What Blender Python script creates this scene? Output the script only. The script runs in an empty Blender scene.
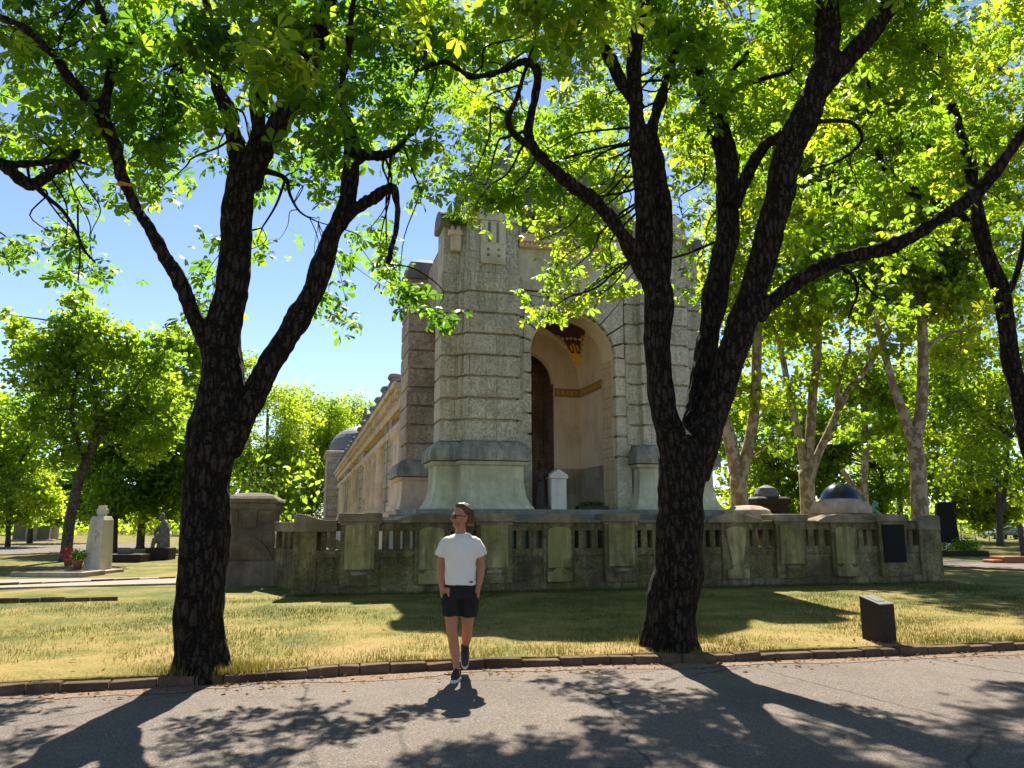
import bpy, bmesh, math, random
import numpy as np
from mathutils import Vector, Matrix, noise
R = math.radians
C = bpy.context.scene.collection
scene = bpy.context.scene

# ------------------------------------------------------------------ camera
F, PITCH, EYE, YAW = 770.0, R(10.1), 1.62, R(13.0)
cam = bpy.data.objects.new('camera', bpy.data.cameras.new('camera'))
C.objects.link(cam)
cam.location = (0, 0, EYE)
cam.rotation_euler = (R(90) + PITCH, 0, -YAW)
cam.data.sensor_width = 36
cam.data.lens = F / 1024 * 36
cam.data.clip_end = 2000
scene.camera = cam

# ------------------------------------------------------------------ sky and sun
SUN_EL, SUN_AZ = R(49), R(11)
world = bpy.data.worlds.new('World'); scene.world = world
world.use_nodes = True
wn = world.node_tree
sky = wn.nodes.new('ShaderNodeTexSky'); sky.sky_type = 'NISHITA'; sky.sun_disc = False
sky.sun_elevation = SUN_EL; sky.sun_rotation = SUN_AZ
sky.altitude = 2500; sky.air_density = 1.0; sky.dust_density = 0.0; sky.ozone_density = 2.0
bgn = wn.nodes['Background']; bgn.inputs['Strength'].default_value = 0.088
tint = wn.nodes.new('ShaderNodeMix'); tint.data_type = 'RGBA'; tint.blend_type = 'MULTIPLY'; tint.inputs[0].default_value = 1; tint.inputs[7].default_value = (.97, .91, .87, 1)
wn.links.new(sky.outputs['Color'], tint.inputs[6]); wn.links.new(tint.outputs[2], bgn.inputs['Color'])
sun = bpy.data.objects.new('sun', bpy.data.lights.new('sun', 'SUN')); C.objects.link(sun)
sun.data.energy = 5.0; sun.data.angle = R(0.5); sun.data.color = (1.0, .93, .80)
sun.rotation_euler = (R(90) - SUN_EL, 0, R(180) - SUN_AZ)
sun.location = (10, 40, 50)
scene.view_settings.view_transform = 'Standard'
scene.view_settings.look = 'None'
scene.view_settings.exposure = 1.42
scene.view_settings.gamma = 1
scene.view_settings.use_curve_mapping = False
scene.render.engine = 'CYCLES'
cy = scene.cycles
cy.max_bounces = 8; cy.diffuse_bounces = 6; cy.glossy_bounces = 2; cy.transmission_bounces = 4
cy.transparent_max_bounces = 4; cy.caustics_reflective = False; cy.caustics_refractive = False
cy.use_denoising = True

# ------------------------------------------------------------------ helpers
def at(u, v, d):
    """pixel of the photograph and horizontal distance from the lens -> point of the place"""
    x = (u - 512) / F; y = (384 - v) / F
    fh = math.cos(PITCH) - y * math.sin(PITCH); z = math.sin(PITCH) + y * math.cos(PITCH)
    k = d / fh; r = x * k
    c, s = math.cos(YAW), math.sin(YAW)
    return Vector((r * c + d * s, -r * s + d * c, EYE + z * k))

def link(o, parent=None):
    C.objects.link(o)
    if parent is not None: o.parent = parent
    return o

def tag(o, label=None, cat=None, group=None, kind=None):
    if label: o['label'] = label
    if cat: o['category'] = cat
    if group: o['group'] = group
    if kind: o['kind'] = kind
    return o

def thing(name, label, cat, loc=(0, 0, 0), rz=0, group=None):
    o = bpy.data.objects.new(name, None); link(o)
    o.location = loc; o.rotation_euler = (0, 0, rz); o.empty_display_size = .2
    return tag(o, label, cat, group)

class MB:
    def __init__(s): s.v = []; s.f = []
    def add(s, vs, fs):
        n = len(s.v); s.v += [tuple(p) for p in vs]; s.f += [tuple(i + n for i in f) for f in fs]; return s
    def box(s, x0, x1, y0, y1, z0, z1):
        return s.add([(x0,y0,z0),(x1,y0,z0),(x1,y1,z0),(x0,y1,z0),(x0,y0,z1),(x1,y0,z1),(x1,y1,z1),(x0,y1,z1)],
                     [(3,2,1,0),(4,5,6,7),(0,1,5,4),(1,2,6,5),(2,3,7,6),(3,0,4,7)])
    def loft(s, rings, cap=True):
        n = len(rings[0]); vs = [p for r in rings for p in r]; fs = []
        for i in range(len(rings) - 1):
            a, b = i * n, (i + 1) * n
            for k in range(n):
                k2 = (k + 1) % n
                fs.append((a + k, a + k2, b + k2, b + k))
        if cap: fs += [tuple(reversed(range(n))), tuple(range((len(rings) - 1) * n, len(rings) * n))]
        return s.add(vs, fs)
    def prism(s, poly, z0, z1):
        return s.loft([[(x, y, z0) for x, y in poly], [(x, y, z1) for x, y in poly]])
    def slab_xz(s, poly, y0, y1):          # polygon counter-clockwise seen from -Y
        return s.loft([[(x, y1, z) for x, z in poly][::-1], [(x, y0, z) for x, z in poly][::-1]][::-1] if False else
                      [[(x, y0, z) for x, z in reversed(poly)], [(x, y1, z) for x, z in reversed(poly)]])
    def slab_yz(s, poly, x0, x1):
        return s.loft([[(x0, y, z) for y, z in poly], [(x1, y, z) for y, z in poly]])
    def tube(s, pts, rad, n=8, cap=True, sq=1.0):
        pts = [Vector(p) for p in pts]; rings = []; up = Vector((0, 0, 1)); prev = None
        for i, p in enumerate(pts):
            t = (pts[min(i + 1, len(pts) - 1)] - pts[max(i - 1, 0)])
            if t.length < 1e-9: t = Vector((0, 0, 1))
            t.normalize()
            if prev is None:
                a = Vector((1, 0, 0)) if abs(t.x) < .9 else Vector((0, 1, 0))
                prev = (a - t * a.dot(t)).normalized()
            else:
                q = prev - t * prev.dot(t)
                prev = q.normalized() if q.length > 1e-6 else prev
            b = t.cross(prev); r = rad[i] if hasattr(rad, '__len__') else rad
            rings.append([p + (prev * math.cos(2*math.pi*k/n) + b * sq * math.sin(2*math.pi*k/n)) * r for k in range(n)])
        return s.loft(rings, cap)
    def lathe(s, prof, n=32, c=(0, 0)):
        return s.loft([[(c[0] + r * math.cos(2*math.pi*k/n), c[1] + r * math.sin(2*math.pi*k/n), z) for k in range(n)] for r, z in prof])
    def ell(s, c, r, n=16, m=10, rot=None):
        rings = []
        for i in range(m + 1):
            a = math.pi * (i / m) ; a = min(max(a, .03), math.pi - .03)
            ring = []
            for k in range(n):
                p = Vector((r[0]*math.sin(a)*math.cos(2*math.pi*k/n), r[1]*math.sin(a)*math.sin(2*math.pi*k/n), -r[2]*math.cos(a)))
                if rot is not None: p = rot @ p
                ring.append(Vector(c) + p)
            rings.append(ring)
        return s.loft(rings)
    def sweep(s, outline, prof):
        n = len(outline); P = [Vector(p) for p in outline]; off = []
        for i in range(n):
            e0 = (P[i] - P[i - 1]).normalized(); e1 = (P[(i + 1) % n] - P[i]).normalized()
            n0 = Vector((e0.y, -e0.x)); n1 = Vector((e1.y, -e1.x))
            m = n0 + n1; off.append(m / max(m.dot(n0), .15))
        return s.loft([[(P[i].x + off[i].x * o, P[i].y + off[i].y * o, z) for i in range(n)] for o, z in prof])
    def build(s, name, mat, parent=None, smooth=False, bevel=0, seg=2):
        me = bpy.data.meshes.new(name); me.from_pydata(s.v, [], s.f)
        bm = bmesh.new(); bm.from_mesh(me); bmesh.ops.recalc_face_normals(bm, faces=bm.faces)
        bm.to_mesh(me); bm.free()
        if smooth: me.polygons.foreach_set('use_smooth', [True] * len(me.polygons))
        o = bpy.data.objects.new(name, me); link(o, parent)
        if mat: me.materials.append(mat)
        if bevel:
            b = o.modifiers.new('bevel', 'BEVEL'); b.width = bevel; b.segments = seg; b.limit_method = 'ANGLE'; b.angle_limit = R(38)
        return o
    def build_remesh(s, name, mat, parent, voxel, it=6, fac=.5, disp=None):
        me = bpy.data.meshes.new(name); me.from_pydata(s.v, [], s.f)
        bm = bmesh.new(); bm.from_mesh(me); bmesh.ops.recalc_face_normals(bm, faces=bm.faces); bm.to_mesh(me); bm.free()
        t = bpy.data.objects.new('temporary', me); C.objects.link(t)
        rm = t.modifiers.new('r', 'REMESH'); rm.mode = 'VOXEL'; rm.voxel_size = voxel
        sm = t.modifiers.new('s', 'SMOOTH'); sm.iterations = it; sm.factor = fac
        dg = bpy.context.evaluated_depsgraph_get()
        m2 = bpy.data.meshes.new_from_object(t.evaluated_get(dg))
        bpy.data.objects.remove(t); bpy.data.meshes.remove(me)
        m2.name = name; m2.materials.clear(); m2.materials.append(mat)
        if disp:
            n = len(m2.vertices); co = np.empty(n * 3, 'f'); m2.vertices.foreach_get('co', co)
            no = np.empty(n * 3, 'f'); m2.vertices.foreach_get('normal', no)
            co = co.reshape(-1, 3); no = no.reshape(-1, 3)
            d = np.array([disp(Vector(p)) for p in co], 'f')
            co = co + no * d[:, None]; m2.vertices.foreach_set('co', co.ravel().astype('f'))
        m2.polygons.foreach_set('use_smooth', [True] * len(m2.polygons)); m2.update()
        o = bpy.data.objects.new(name, m2); link(o, parent); return o

# ------------------------------------------------------------------ materials
def nt(name):
    m = bpy.data.materials.new(name); m.use_nodes = True
    n = m.node_tree; n.nodes.clear()
    out = n.nodes.new('ShaderNodeOutputMaterial')
    return m, n, out
def N(n, t, **kw):
    x = n.nodes.new(t)
    for k, v in kw.items():
        if k.startswith('_'): setattr(x, k[1:], v)
        else:
            key = k.replace('_', ' ')
            x.inputs[key if key in x.inputs else k].default_value = v
    return x
def ramp(n, fac, stops):
    r = n.nodes.new('ShaderNodeValToRGB'); e = r.color_ramp.elements
    while len(e) < len(stops): e.new(.5)
    for i, (p, c) in enumerate(stops):
        e[i].position = p; e[i].color = (c[0], c[1], c[2], 1) if hasattr(c, '__len__') else (c, c, c, 1)
    n.links.new(fac, r.inputs[0]); return r
def coords(n, scale=(1, 1, 1)):
    tc = n.nodes.new('ShaderNodeTexCoord'); mp = n.nodes.new('ShaderNodeMapping')
    mp.inputs['Scale'].default_value = scale
    n.links.new(tc.outputs['Object'], mp.inputs['Vector']); return mp.outputs[0]
def mixc(n, fac, a, b, mode='MIX'):
    m = n.nodes.new('ShaderNodeMix'); m.data_type = 'RGBA'; m.blend_type = mode
    if hasattr(fac, 'is_linked'): n.links.new(fac, m.inputs[0])
    else: m.inputs[0].default_value = fac
    for i, c in ((6, a), (7, b)):
        if hasattr(c, 'is_linked'): n.links.new(c, m.inputs[i])
        else: m.inputs[i].default_value = (c[0], c[1], c[2], 1)
    return m.outputs[2]

def plain(name, c, rough=.7, var=.25, scale=6, bump=.15, metal=0, spec=.3):
    m, n, out = nt(name); v = coords(n)
    t = N(n, 'ShaderNodeTexNoise', Scale=scale, Detail=6.0, Roughness=.65); n.links.new(v, t.inputs['Vector'])
    r = ramp(n, t.outputs[0], [(.3, [x * (1 - var) for x in c]), (.7, [min(1, x * (1 + var)) for x in c])])
    b = N(n, 'ShaderNodeBsdfPrincipled', Roughness=rough, Metallic=metal)
    b.inputs['Specular IOR Level'].default_value = spec
    n.links.new(r.outputs[0], b.inputs['Base Color'])
    if bump:
        bp = N(n, 'ShaderNodeBump', Strength=bump, Distance=.02); n.links.new(t.outputs[0], bp.inputs['Height'])
        n.links.new(bp.outputs[0], b.inputs['Normal'])
    n.links.new(b.outputs[0], out.inputs[0]); return m

def stone(name, c, dark, light, pit=0.0, pitscale=14, grime=.45, joints=None, moss=None, streak=.4, bump=.5):
    """weathered stone: mottled tone, dark grime with its own blotchy shape, run-down streaks, pits, block joints"""
    m, n, out = nt(name); v = coords(n)
    big = N(n, 'ShaderNodeTexNoise', Scale=.9, Detail=8.0, Roughness=.7); n.links.new(v, big.inputs['Vector'])
    fine = N(n, 'ShaderNodeTexNoise', Scale=22.0, Detail=8.0, Roughness=.75); n.links.new(v, fine.inputs['Vector'])
    vs = coords(n, (3.2, 3.2, .35))
    st = N(n, 'ShaderNodeTexNoise', Scale=1.6, Detail=7.0, Roughness=.7); n.links.new(vs, st.inputs['Vector'])
    base = mixc(n, ramp(n, fine.outputs[0], [(.32, 0), (.7, 1)]).outputs[0], c, light)
    gm = ramp(n, big.outputs[0], [(grime - .10 + .1, 1), (grime + .22, 0)])
    base = mixc(n, gm.outputs[0], base, mixc(n, fine.outputs[0], dark, [(a + b) / 2 for a, b in zip(dark, c)]))
    sr = ramp(n, st.outputs[0], [(.36, streak), (.56, 0)])
    base = mixc(n, sr.outputs[0], base, dark)
    if moss:
        mo = N(n, 'ShaderNodeTexNoise', Scale=1.7, Detail=9.0, Roughness=.72); n.links.new(coords(n, (1, 1, .7)), mo.inputs['Vector'])
        base = mixc(n, ramp(n, mo.outputs[0], [(.48, 0), (.66, .85)]).outputs[0], base, moss)
    h = fine.outputs[0]
    b = N(n, 'ShaderNodeBsdfPrincipled', Roughness=.88); b.inputs['Specular IOR Level'].default_value = .2
    if pit:
        w = N(n, 'ShaderNodeTexNoise', Scale=pitscale, Detail=3.0, Roughness=.5, Distortion=1.2); n.links.new(v, w.inputs['Vector'])
        pr = ramp(n, w.outputs[0], [(.36, 0), (.5, 1)])
        base = mixc(n, pr.outputs[0], mixc(n, pit, base, [x * .55 for x in dark]), base)
        mm = N(n, 'ShaderNodeMath', _operation='MULTIPLY_ADD'); n.links.new(pr.outputs[0], mm.inputs[0]); mm.inputs[1].default_value = .8
        n.links.new(fine.outputs[0], mm.inputs[2]); h = mm.outputs[0]
    if joints:
        jw, jh, z0 = joints
        sx = N(n, 'ShaderNodeSeparateXYZ'); n.links.new(v, sx.inputs[0])
        ad = N(n, 'ShaderNodeMath', _operation='ADD'); n.links.new(sx.outputs[0], ad.inputs[0]); n.links.new(sx.outputs[1], ad.inputs[1])
        zz = N(n, 'ShaderNodeMath', _operation='SUBTRACT'); n.links.new(sx.outputs[2], zz.inputs[0]); zz.inputs[1].default_value = z0
        cb = N(n, 'ShaderNodeCombineXYZ'); n.links.new(ad.outputs[0], cb.inputs[0]); n.links.new(zz.outputs[0], cb.inputs[1])
        bk = N(n, 'ShaderNodeTexBrick', Scale=1.0); bk.inputs['Mortar Size'].default_value = .011; bk.inputs['Mortar Smooth'].default_value = .2
        bk.inputs['Brick Width'].default_value = jw; bk.inputs['Row Height'].default_value = jh
        bk.inputs['Color1'].default_value = (1, 1, 1, 1); bk.inputs['Color2'].default_value = (.80, .80, .80, 1); bk.inputs['Mortar'].default_value = (.3, .27, .22, 1)
        n.links.new(cb.outputs[0], bk.inputs['Vector'])
        base = mixc(n, .6, base, bk.outputs['Color'], 'MULTIPLY')
    n.links.new(base, b.inputs['Base Color'])
    bp = N(n, 'ShaderNodeBump', Strength=bump, Distance=.035); n.links.new(h, bp.inputs['Height'])
    n.links.new(bp.outputs[0], b.inputs['Normal'])
    n.links.new(b.outputs[0], out.inputs[0]); return m

def leafmat(name, c0, c1, c2, tr=.5, boost=(2.6, 2.3, .9), rough=.45):
    m, n, out = nt(name)
    a = n.nodes.new('ShaderNodeAttribute'); a.attribute_name = 'tint'
    r = ramp(n, a.outputs['Fac'], [(0, c0), (.55, c1), (1, c2)])
    b = N(n, 'ShaderNodeBsdfPrincipled', Roughness=rough); b.inputs['Specular IOR Level'].default_value = .35 if rough < .8 else .05
    n.links.new(r.outputs[0], b.inputs['Base Color'])
    t = n.nodes.new('ShaderNodeBsdfTranslucent')
    n.links.new(mixc(n, 1.0, r.outputs[0], boost, 'MULTIPLY'), t.inputs['Color'])
    mx = n.nodes.new('ShaderNodeMixShader'); mx.inputs[0].default_value = tr
    n.links.new(b.outputs[0], mx.inputs[1]); n.links.new(t.outputs[0], mx.inputs[2])
    n.links.new(mx.outputs[0], out.inputs[0]); return m

def barkmat(name, c, c2, patch=None, zs=.22, scale=9, bump=1.0):
    m, n, out = nt(name); v = coords(n, (1, 1, zs))
    vo = N(n, 'ShaderNodeTexNoise', Scale=scale * 1.5, Detail=6.0, Roughness=.7, Distortion=.6); n.links.new(v, vo.inputs['Vector'])
    fi = N(n, 'ShaderNodeTexNoise', Scale=30.0, Detail=6.0, Roughness=.7); n.links.new(coords(n), fi.inputs['Vector'])
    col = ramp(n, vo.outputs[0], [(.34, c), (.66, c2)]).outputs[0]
    if patch:
        pn = N(n, 'ShaderNodeTexVoronoi', Scale=6.5, Randomness=1.0); wn_ = N(n, 'ShaderNodeTexNoise', Scale=5.0, Detail=4.0); n.links.new(coords(n), wn_.inputs['Vector']); n.links.new(mixc(n, .35, coords(n, (1, 1, .6)), wn_.outputs['Color'], 'ADD'), pn.inputs['Vector'])
        sep = n.nodes.new('ShaderNodeSeparateColor'); n.links.new(pn.outputs['Color'], sep.inputs[0])
        col = mixc(n, ramp(n, sep.outputs[0], [(.45, 0), (.6, 1)]).outputs[0], col, patch)
    pv_ = N(n, 'ShaderNodeTexVoronoi', Scale=15.0, _feature='DISTANCE_TO_EDGE'); n.links.new(mixc(n, .10, coords(n, (1, 1, .33)), fi.outputs['Color'], 'ADD'), pv_.inputs['Vector'])
    cr = ramp(n, pv_.outputs['Distance'], [(.0, 0), (.16, 1)])
    if not patch: col = mixc(n, cr.outputs[0], [x * 1.5 for x in c], mixc(n, ramp(n, fi.outputs[0], [(.35, 0), (.7, 1)]).outputs[0], col, [min(1, x * 1.3) for x in c2]))
    a0 = N(n, 'ShaderNodeMath', _operation='MULTIPLY_ADD'); n.links.new(cr.outputs[0], a0.inputs[0]); a0.inputs[1].default_value = .0 if patch else .9; n.links.new(vo.outputs[0], a0.inputs[2])
    ad = N(n, 'ShaderNodeMath', _operation='MULTIPLY_ADD'); n.links.new(fi.outputs[0], ad.inputs[0]); ad.inputs[1].default_value = .35; n.links.new(a0.outputs[0], ad.inputs[2])
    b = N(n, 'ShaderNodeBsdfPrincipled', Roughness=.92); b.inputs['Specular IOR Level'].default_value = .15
    n.links.new(col, b.inputs['Base Color'])
    bp = N(n, 'ShaderNodeBump', Strength=bump, Distance=.05); n.links.new(ad.outputs[0], bp.inputs['Height'])
    n.links.new(bp.outputs[0], b.inputs['Normal']); n.links.new(b.outputs[0], out.inputs[0]); return m

def groundmat(name, stops, scale, fine, bump, speck=None, big=.35, rough=.95, dry=None):
    m, n, out = nt(name); v = coords(n)
    a = N(n, 'ShaderNodeTexNoise', Scale=big, Detail=9.0, Roughness=.68); n.links.new(v, a.inputs['Vector'])
    f = N(n, 'ShaderNodeTexNoise', Scale=fine, Detail=6.0, Roughness=.8); n.links.new(v, f.inputs['Vector'])
    mm = N(n, 'ShaderNodeMath', _operation='MULTIPLY_ADD'); n.links.new(f.outputs[0], mm.inputs[0]); mm.inputs[1].default_value = scale
    sb = N(n, 'ShaderNodeMath', _operation='MULTIPLY_ADD'); n.links.new(a.outputs[0], sb.inputs[0]); sb.inputs[1].default_value = 1 - scale; n.links.new(mm.outputs[0], sb.inputs[2]); mm.inputs[2].default_value = 0
    fac = sb.outputs[0]
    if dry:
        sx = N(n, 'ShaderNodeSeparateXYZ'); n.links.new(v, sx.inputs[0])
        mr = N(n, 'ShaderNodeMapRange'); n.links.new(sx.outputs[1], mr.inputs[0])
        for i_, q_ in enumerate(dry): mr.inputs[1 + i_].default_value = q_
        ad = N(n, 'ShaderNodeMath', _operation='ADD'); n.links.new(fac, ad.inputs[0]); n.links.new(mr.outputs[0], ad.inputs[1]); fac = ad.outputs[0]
    col = ramp(n, fac, stops).outputs[0]
    if speck:
        w = N(n, 'ShaderNodeTexVoronoi', Scale=speck[0]); n.links.new(v, w.inputs['Vector'])
        sep = n.nodes.new('ShaderNodeSeparateColor'); n.links.new(w.outputs['Color'], sep.inputs[0])
        col = mixc(n, ramp(n, sep.outputs[0], [(.78, 0), (.95, .8)]).outputs[0], col, speck[1])
        col = mixc(n, ramp(n, sep.outputs[1], [(.75, 0), (.9, .7)]).outputs[0], col, speck[2])
    if name == 'lawn':
        so = N(n, 'ShaderNodeTexNoise', Scale=.95, Detail=8.0, Roughness=.72); n.links.new(coords(n, (1, 1.6, 1)), so.inputs['Vector'])
        col = mixc(n, ramp(n, so.outputs[0], [(.60, 0), (.68, .8)]).outputs[0], col, (.17, .115, .07))
    if name == 'asphalt':
        cv = N(n, 'ShaderNodeTexVoronoi', Scale=.33, _feature='DISTANCE_TO_EDGE'); wv = N(n, 'ShaderNodeTexNoise', Scale=2.2, Detail=5.0); n.links.new(v, wv.inputs['Vector'])
        n.links.new(mixc(n, .22, v, wv.outputs['Color'], 'ADD'), cv.inputs['Vector'])
        col = mixc(n, ramp(n, cv.outputs['Distance'], [(.002, .75), (.0065, 0)]).outputs[0], col, (.045, .037, .03))
        pt_ = N(n, 'ShaderNodeTexNoise', Scale=.8, Detail=7.0, Roughness=.7); n.links.new(v, pt_.inputs['Vector'])
        col = mixc(n, ramp(n, pt_.outputs[0], [(.38, .35), (.52, 0)]).outputs[0], col, (.09, .075, .065))
    b = N(n, 'ShaderNodeBsdfPrincipled', Roughness=rough); b.inputs['Specular IOR Level'].default_value = .2
    n.links.new(col, b.inputs['Base Color'])
    bp = N(n, 'ShaderNodeBump', Strength=bump, Distance=.02); n.links.new(f.outputs[0], bp.inputs['Height'])
    n.links.new(bp.outputs[0], b.inputs['Normal']); n.links.new(b.outputs[0], out.inputs[0]); return m

LIME = dict(c=(.74, .68, .56), dark=(.38, .335, .26), light=(.83, .78, .67))
M = dict(
    asphalt=groundmat('asphalt', [(.25, (.104, .085, .070)), (.55, (.168, .134, .109)), (.8, (.22, .175, .14))], .55, 60, .5, (110, (.30, .27, .25), (.05, .05, .055)), .5),
    lawn=groundmat('lawn', [(.39, (.065, .088, .014)), (.46, (.150, .138, .027)), (.52, (.25, .188, .052)), (.60, (.32, .215, .092))], .5, 26, .8, None, .8, dry=(8.9, 13.5, .035, -.045)),  # dry tan by the kerb; greener toward the wall, shade tone painted in
    grit=groundmat('grit', [(.3, (.13, .085, .055)), (.55, (.23, .16, .11)), (.75, (.31, .23, .16))], .7, 45, .8, (70, (.42, .26, .12), (.10, .07, .05)), 1.5),
    gravel=groundmat('gravel', [(.3, (.20, .17, .13)), (.7, (.40, .34, .27))], .6, 40, .5, (60, (.5, .45, .38), (.15, .12, .1))),
    kerb=stone('kerb_stone', (.135, .082, .054), (.045, .033, .025), (.21, .14, .095), grime=.4, bump=.8),
    wall=stone('graveyard_wall_stone', (.34, .275, .145), (.065, .054, .032), (.47, .39, .22), pit=.4, pitscale=20, grime=.44, moss=(.17, .155, .05), streak=.75, bump=.7),
    panel=stone('panel_stone', (.40, .34, .165), (.09, .078, .04), (.50, .43, .23), grime=.40, moss=(.26, .24, .07), streak=.9, bump=.4),
    coping=stone('coping_stone', (.36, .29, .20), (.09, .072, .05), (.48, .40, .29), grime=.42, moss=(.14, .12, .06), streak=.4, bump=.8),
    block=stone('block_stone', (.22, .17, .125), (.07, .055, .042), (.30, .24, .18), grime=.42, bump=.6),
    pier=stone('rusticated_limestone', **LIME, pit=.40, pitscale=22, grime=.27, joints=(1.45, .57, 3.6), streak=.48, bump=.85),
    ashlar=stone('voussoir_limestone', **LIME, pit=.45, pitscale=24, grime=.29, streak=.25, bump=.75),
    smooth=stone('dressed_limestone', **LIME, grime=.36, streak=.35, bump=.3),
    plinth=stone('plinth_limestone', (.58, .56, .42), (.26, .26, .18), (.68, .66, .51), grime=.33, moss=(.44, .44, .30), streak=.4, bump=.3),
    ledge=stone('ledge_stone', (.32, .325, .29), (.13, .135, .12), (.42, .42, .37), grime=.42, moss=(.20, .21, .15), streak=.6, bump=.4),
    capstone=stone('cap_limestone', (.44, .42, .35), (.12, .12, .115), (.54, .52, .44), grime=.42, streak=.7, bump=.3),
    pink=stone('pink_limestone', (.72, .54, .42), (.36, .26, .20), (.80, .64, .52), grime=.33, streak=.3, bump=.4),
    pinkrust=stone('pink_rusticated_limestone', (.68, .57, .47), (.31, .25, .20), (.78, .68, .58), pit=.5, pitscale=16, grime=.38, bump=.9),
    plaster=stone('plaster', (.80, .63, .47), (.52, .39, .28), (.85, .70, .55), grime=.30, streak=.25, bump=.12),
    sun_tinted=stone('sun_tinted_blocks', (.84, .62, .40), (.56, .39, .24), (.88, .70, .48), pit=.3, pitscale=16, grime=.28, joints=(3, .57, 3.6), bump=.7),  # paler and warmer than the pier stone, to paint in a sunlit reveal
    brownstone=stone('brown_blocks', (.30, .17, .11), (.12, .075, .055), (.40, .25, .17), grime=.42, joints=(.5, .42, 2.0), bump=.8),
    slate=stone('grey_roof_stone', (.27, .26, .25), (.11, .11, .11), (.38, .36, .34), grime=.45, bump=.3),
    tile=stone('roof_tile', (.20, .13, .10), (.08, .06, .05), (.30, .2, .15), grime=.4, bump=.6),
    fardome=plain('dark_slate', (.15, .155, .17), .6, .3, 8),
    gold=plain('gold_mosaic', (.78, .40, .04), .35, .5, 40, .3, .3),
    bandtan=plain('ochre_band', (.36, .22, .10), .6, .5, 25, .3),
    maroon=plain('dark_red_mosaic', (.10, .04, .025), .5, .5, 30, .2),
    medal=plain('pale_mosaic', (.75, .62, .46), .5, .3, 30, .1),
    pale=stone('pale_tombstone', (.56, .50, .41), (.28, .25, .2), (.64, .58, .49), grime=.3, streak=.3, bump=.2),
    white=stone('white_marble', (.62, .61, .58), (.33, .32, .30), (.72, .71, .68), grime=.25, streak=.2, bump=.15),
    tan=stone('tan_tombstone', (.42, .36, .27), (.18, .15, .11), (.52, .45, .35), grime=.35, bump=.3),
    pinktomb=stone('pink_tomb_stone', (.58, .42, .31), (.24, .17, .12), (.68, .52, .40), grime=.4, bump=.5),
    black=plain('black_granite', (.008, .008, .008), .6, .4, 60, .05, 0, .15),
    granite=plain('dark_granite', (.035, .027, .020), .75, .4, 50, .2, 0, .15),
    greytop=plain('sanded_granite', (.16, .16, .16), .55, .25, 90, .1),
    steel=plain('steel_plate', (.5, .5, .5), .35, .1, 20, .02, .8),
    bronze=plain('dark_bronze', (.03, .022, .02), .45, .6, 12, .2, .3),
    verdigris=plain('verdigris_bronze', (.12, .28, .20), .7, .4, 14, .2),
    bluedome=plain('blue_glazed_dome', (.003, .006, .024), .30, .3, 5, .02, 0, .6),
    greystat=plain('grey_stone_figure', (.13, .13, .13), .8, .5, 9, .3),
    soil=plain('planter_soil', (.06, .045, .035), .95, .4, 20, .5),
    red=plain('red_petals', (.55, .03, .03), .6, .4, 30, .1),
    terracotta=plain('terracotta', (.30, .11, .06), .8, .3, 20, .1),
    carpaint=plain('silver_grey_paint', (.20, .24, .26), .25, .1, 4, 0, .4, .5),
    glass=plain('dark_glass', (.02, .025, .03), .08, .1, 3, 0, 0, .6),
    rubber=plain('rubber', (.015, .015, .015), .8, .2, 10, .1),
    galv=plain('galvanised_wire', (.45, .45, .44), .5, .1, 10, 0, .5),
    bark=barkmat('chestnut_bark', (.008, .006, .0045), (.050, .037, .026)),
    scar=plain('healed_scar', (.045, .032, .022), .9, .3, 12, .5),
    cut=plain('fresh_yellow_wood', (.50, .24, .03), .9, .5, 30, .8),
    planebark=barkmat('plane_bark', (.15, .105, .062), (.26, .19, .12), (.36, .30, .21), .5, 4, .4),
    midbark=barkmat('grey_bark', (.075, .065, .06), (.15, .13, .12)),
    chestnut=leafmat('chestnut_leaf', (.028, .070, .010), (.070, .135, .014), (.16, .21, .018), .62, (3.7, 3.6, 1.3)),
    chestnut_y=leafmat('yellow_chestnut_leaf', (.045, .10, .012), (.105, .170, .016), (.19, .22, .018), .64, (3.7, 3.45, 1.3)),  # yellower leaf colour for the right-hand trees
    planeleaf=leafmat('plane_leaf', (.06, .12, .012), (.12, .185, .014), (.19, .23, .018), .63, (3.5, 3.1, 1.1)),
    midleaf=leafmat('bright_leaf', (.06, .12, .014), (.12, .19, .022), (.19, .24, .03), .64, (3.3, 3.1, 1.2)),
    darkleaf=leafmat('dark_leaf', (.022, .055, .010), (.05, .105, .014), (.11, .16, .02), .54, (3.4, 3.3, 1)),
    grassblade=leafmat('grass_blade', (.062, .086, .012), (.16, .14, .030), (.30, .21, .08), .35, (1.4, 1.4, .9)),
    dryleaf=leafmat('dry_leaf', (.13, .06, .02), (.22, .10, .03), (.22, .19, .05), .25, (1.3, 1.2, 1), .95),
    plant=leafmat('ledge_plant', (.03, .08, .01), (.06, .13, .015), (.1, .18, .02), .5, (2.5, 2.4, .9)),
)

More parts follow.
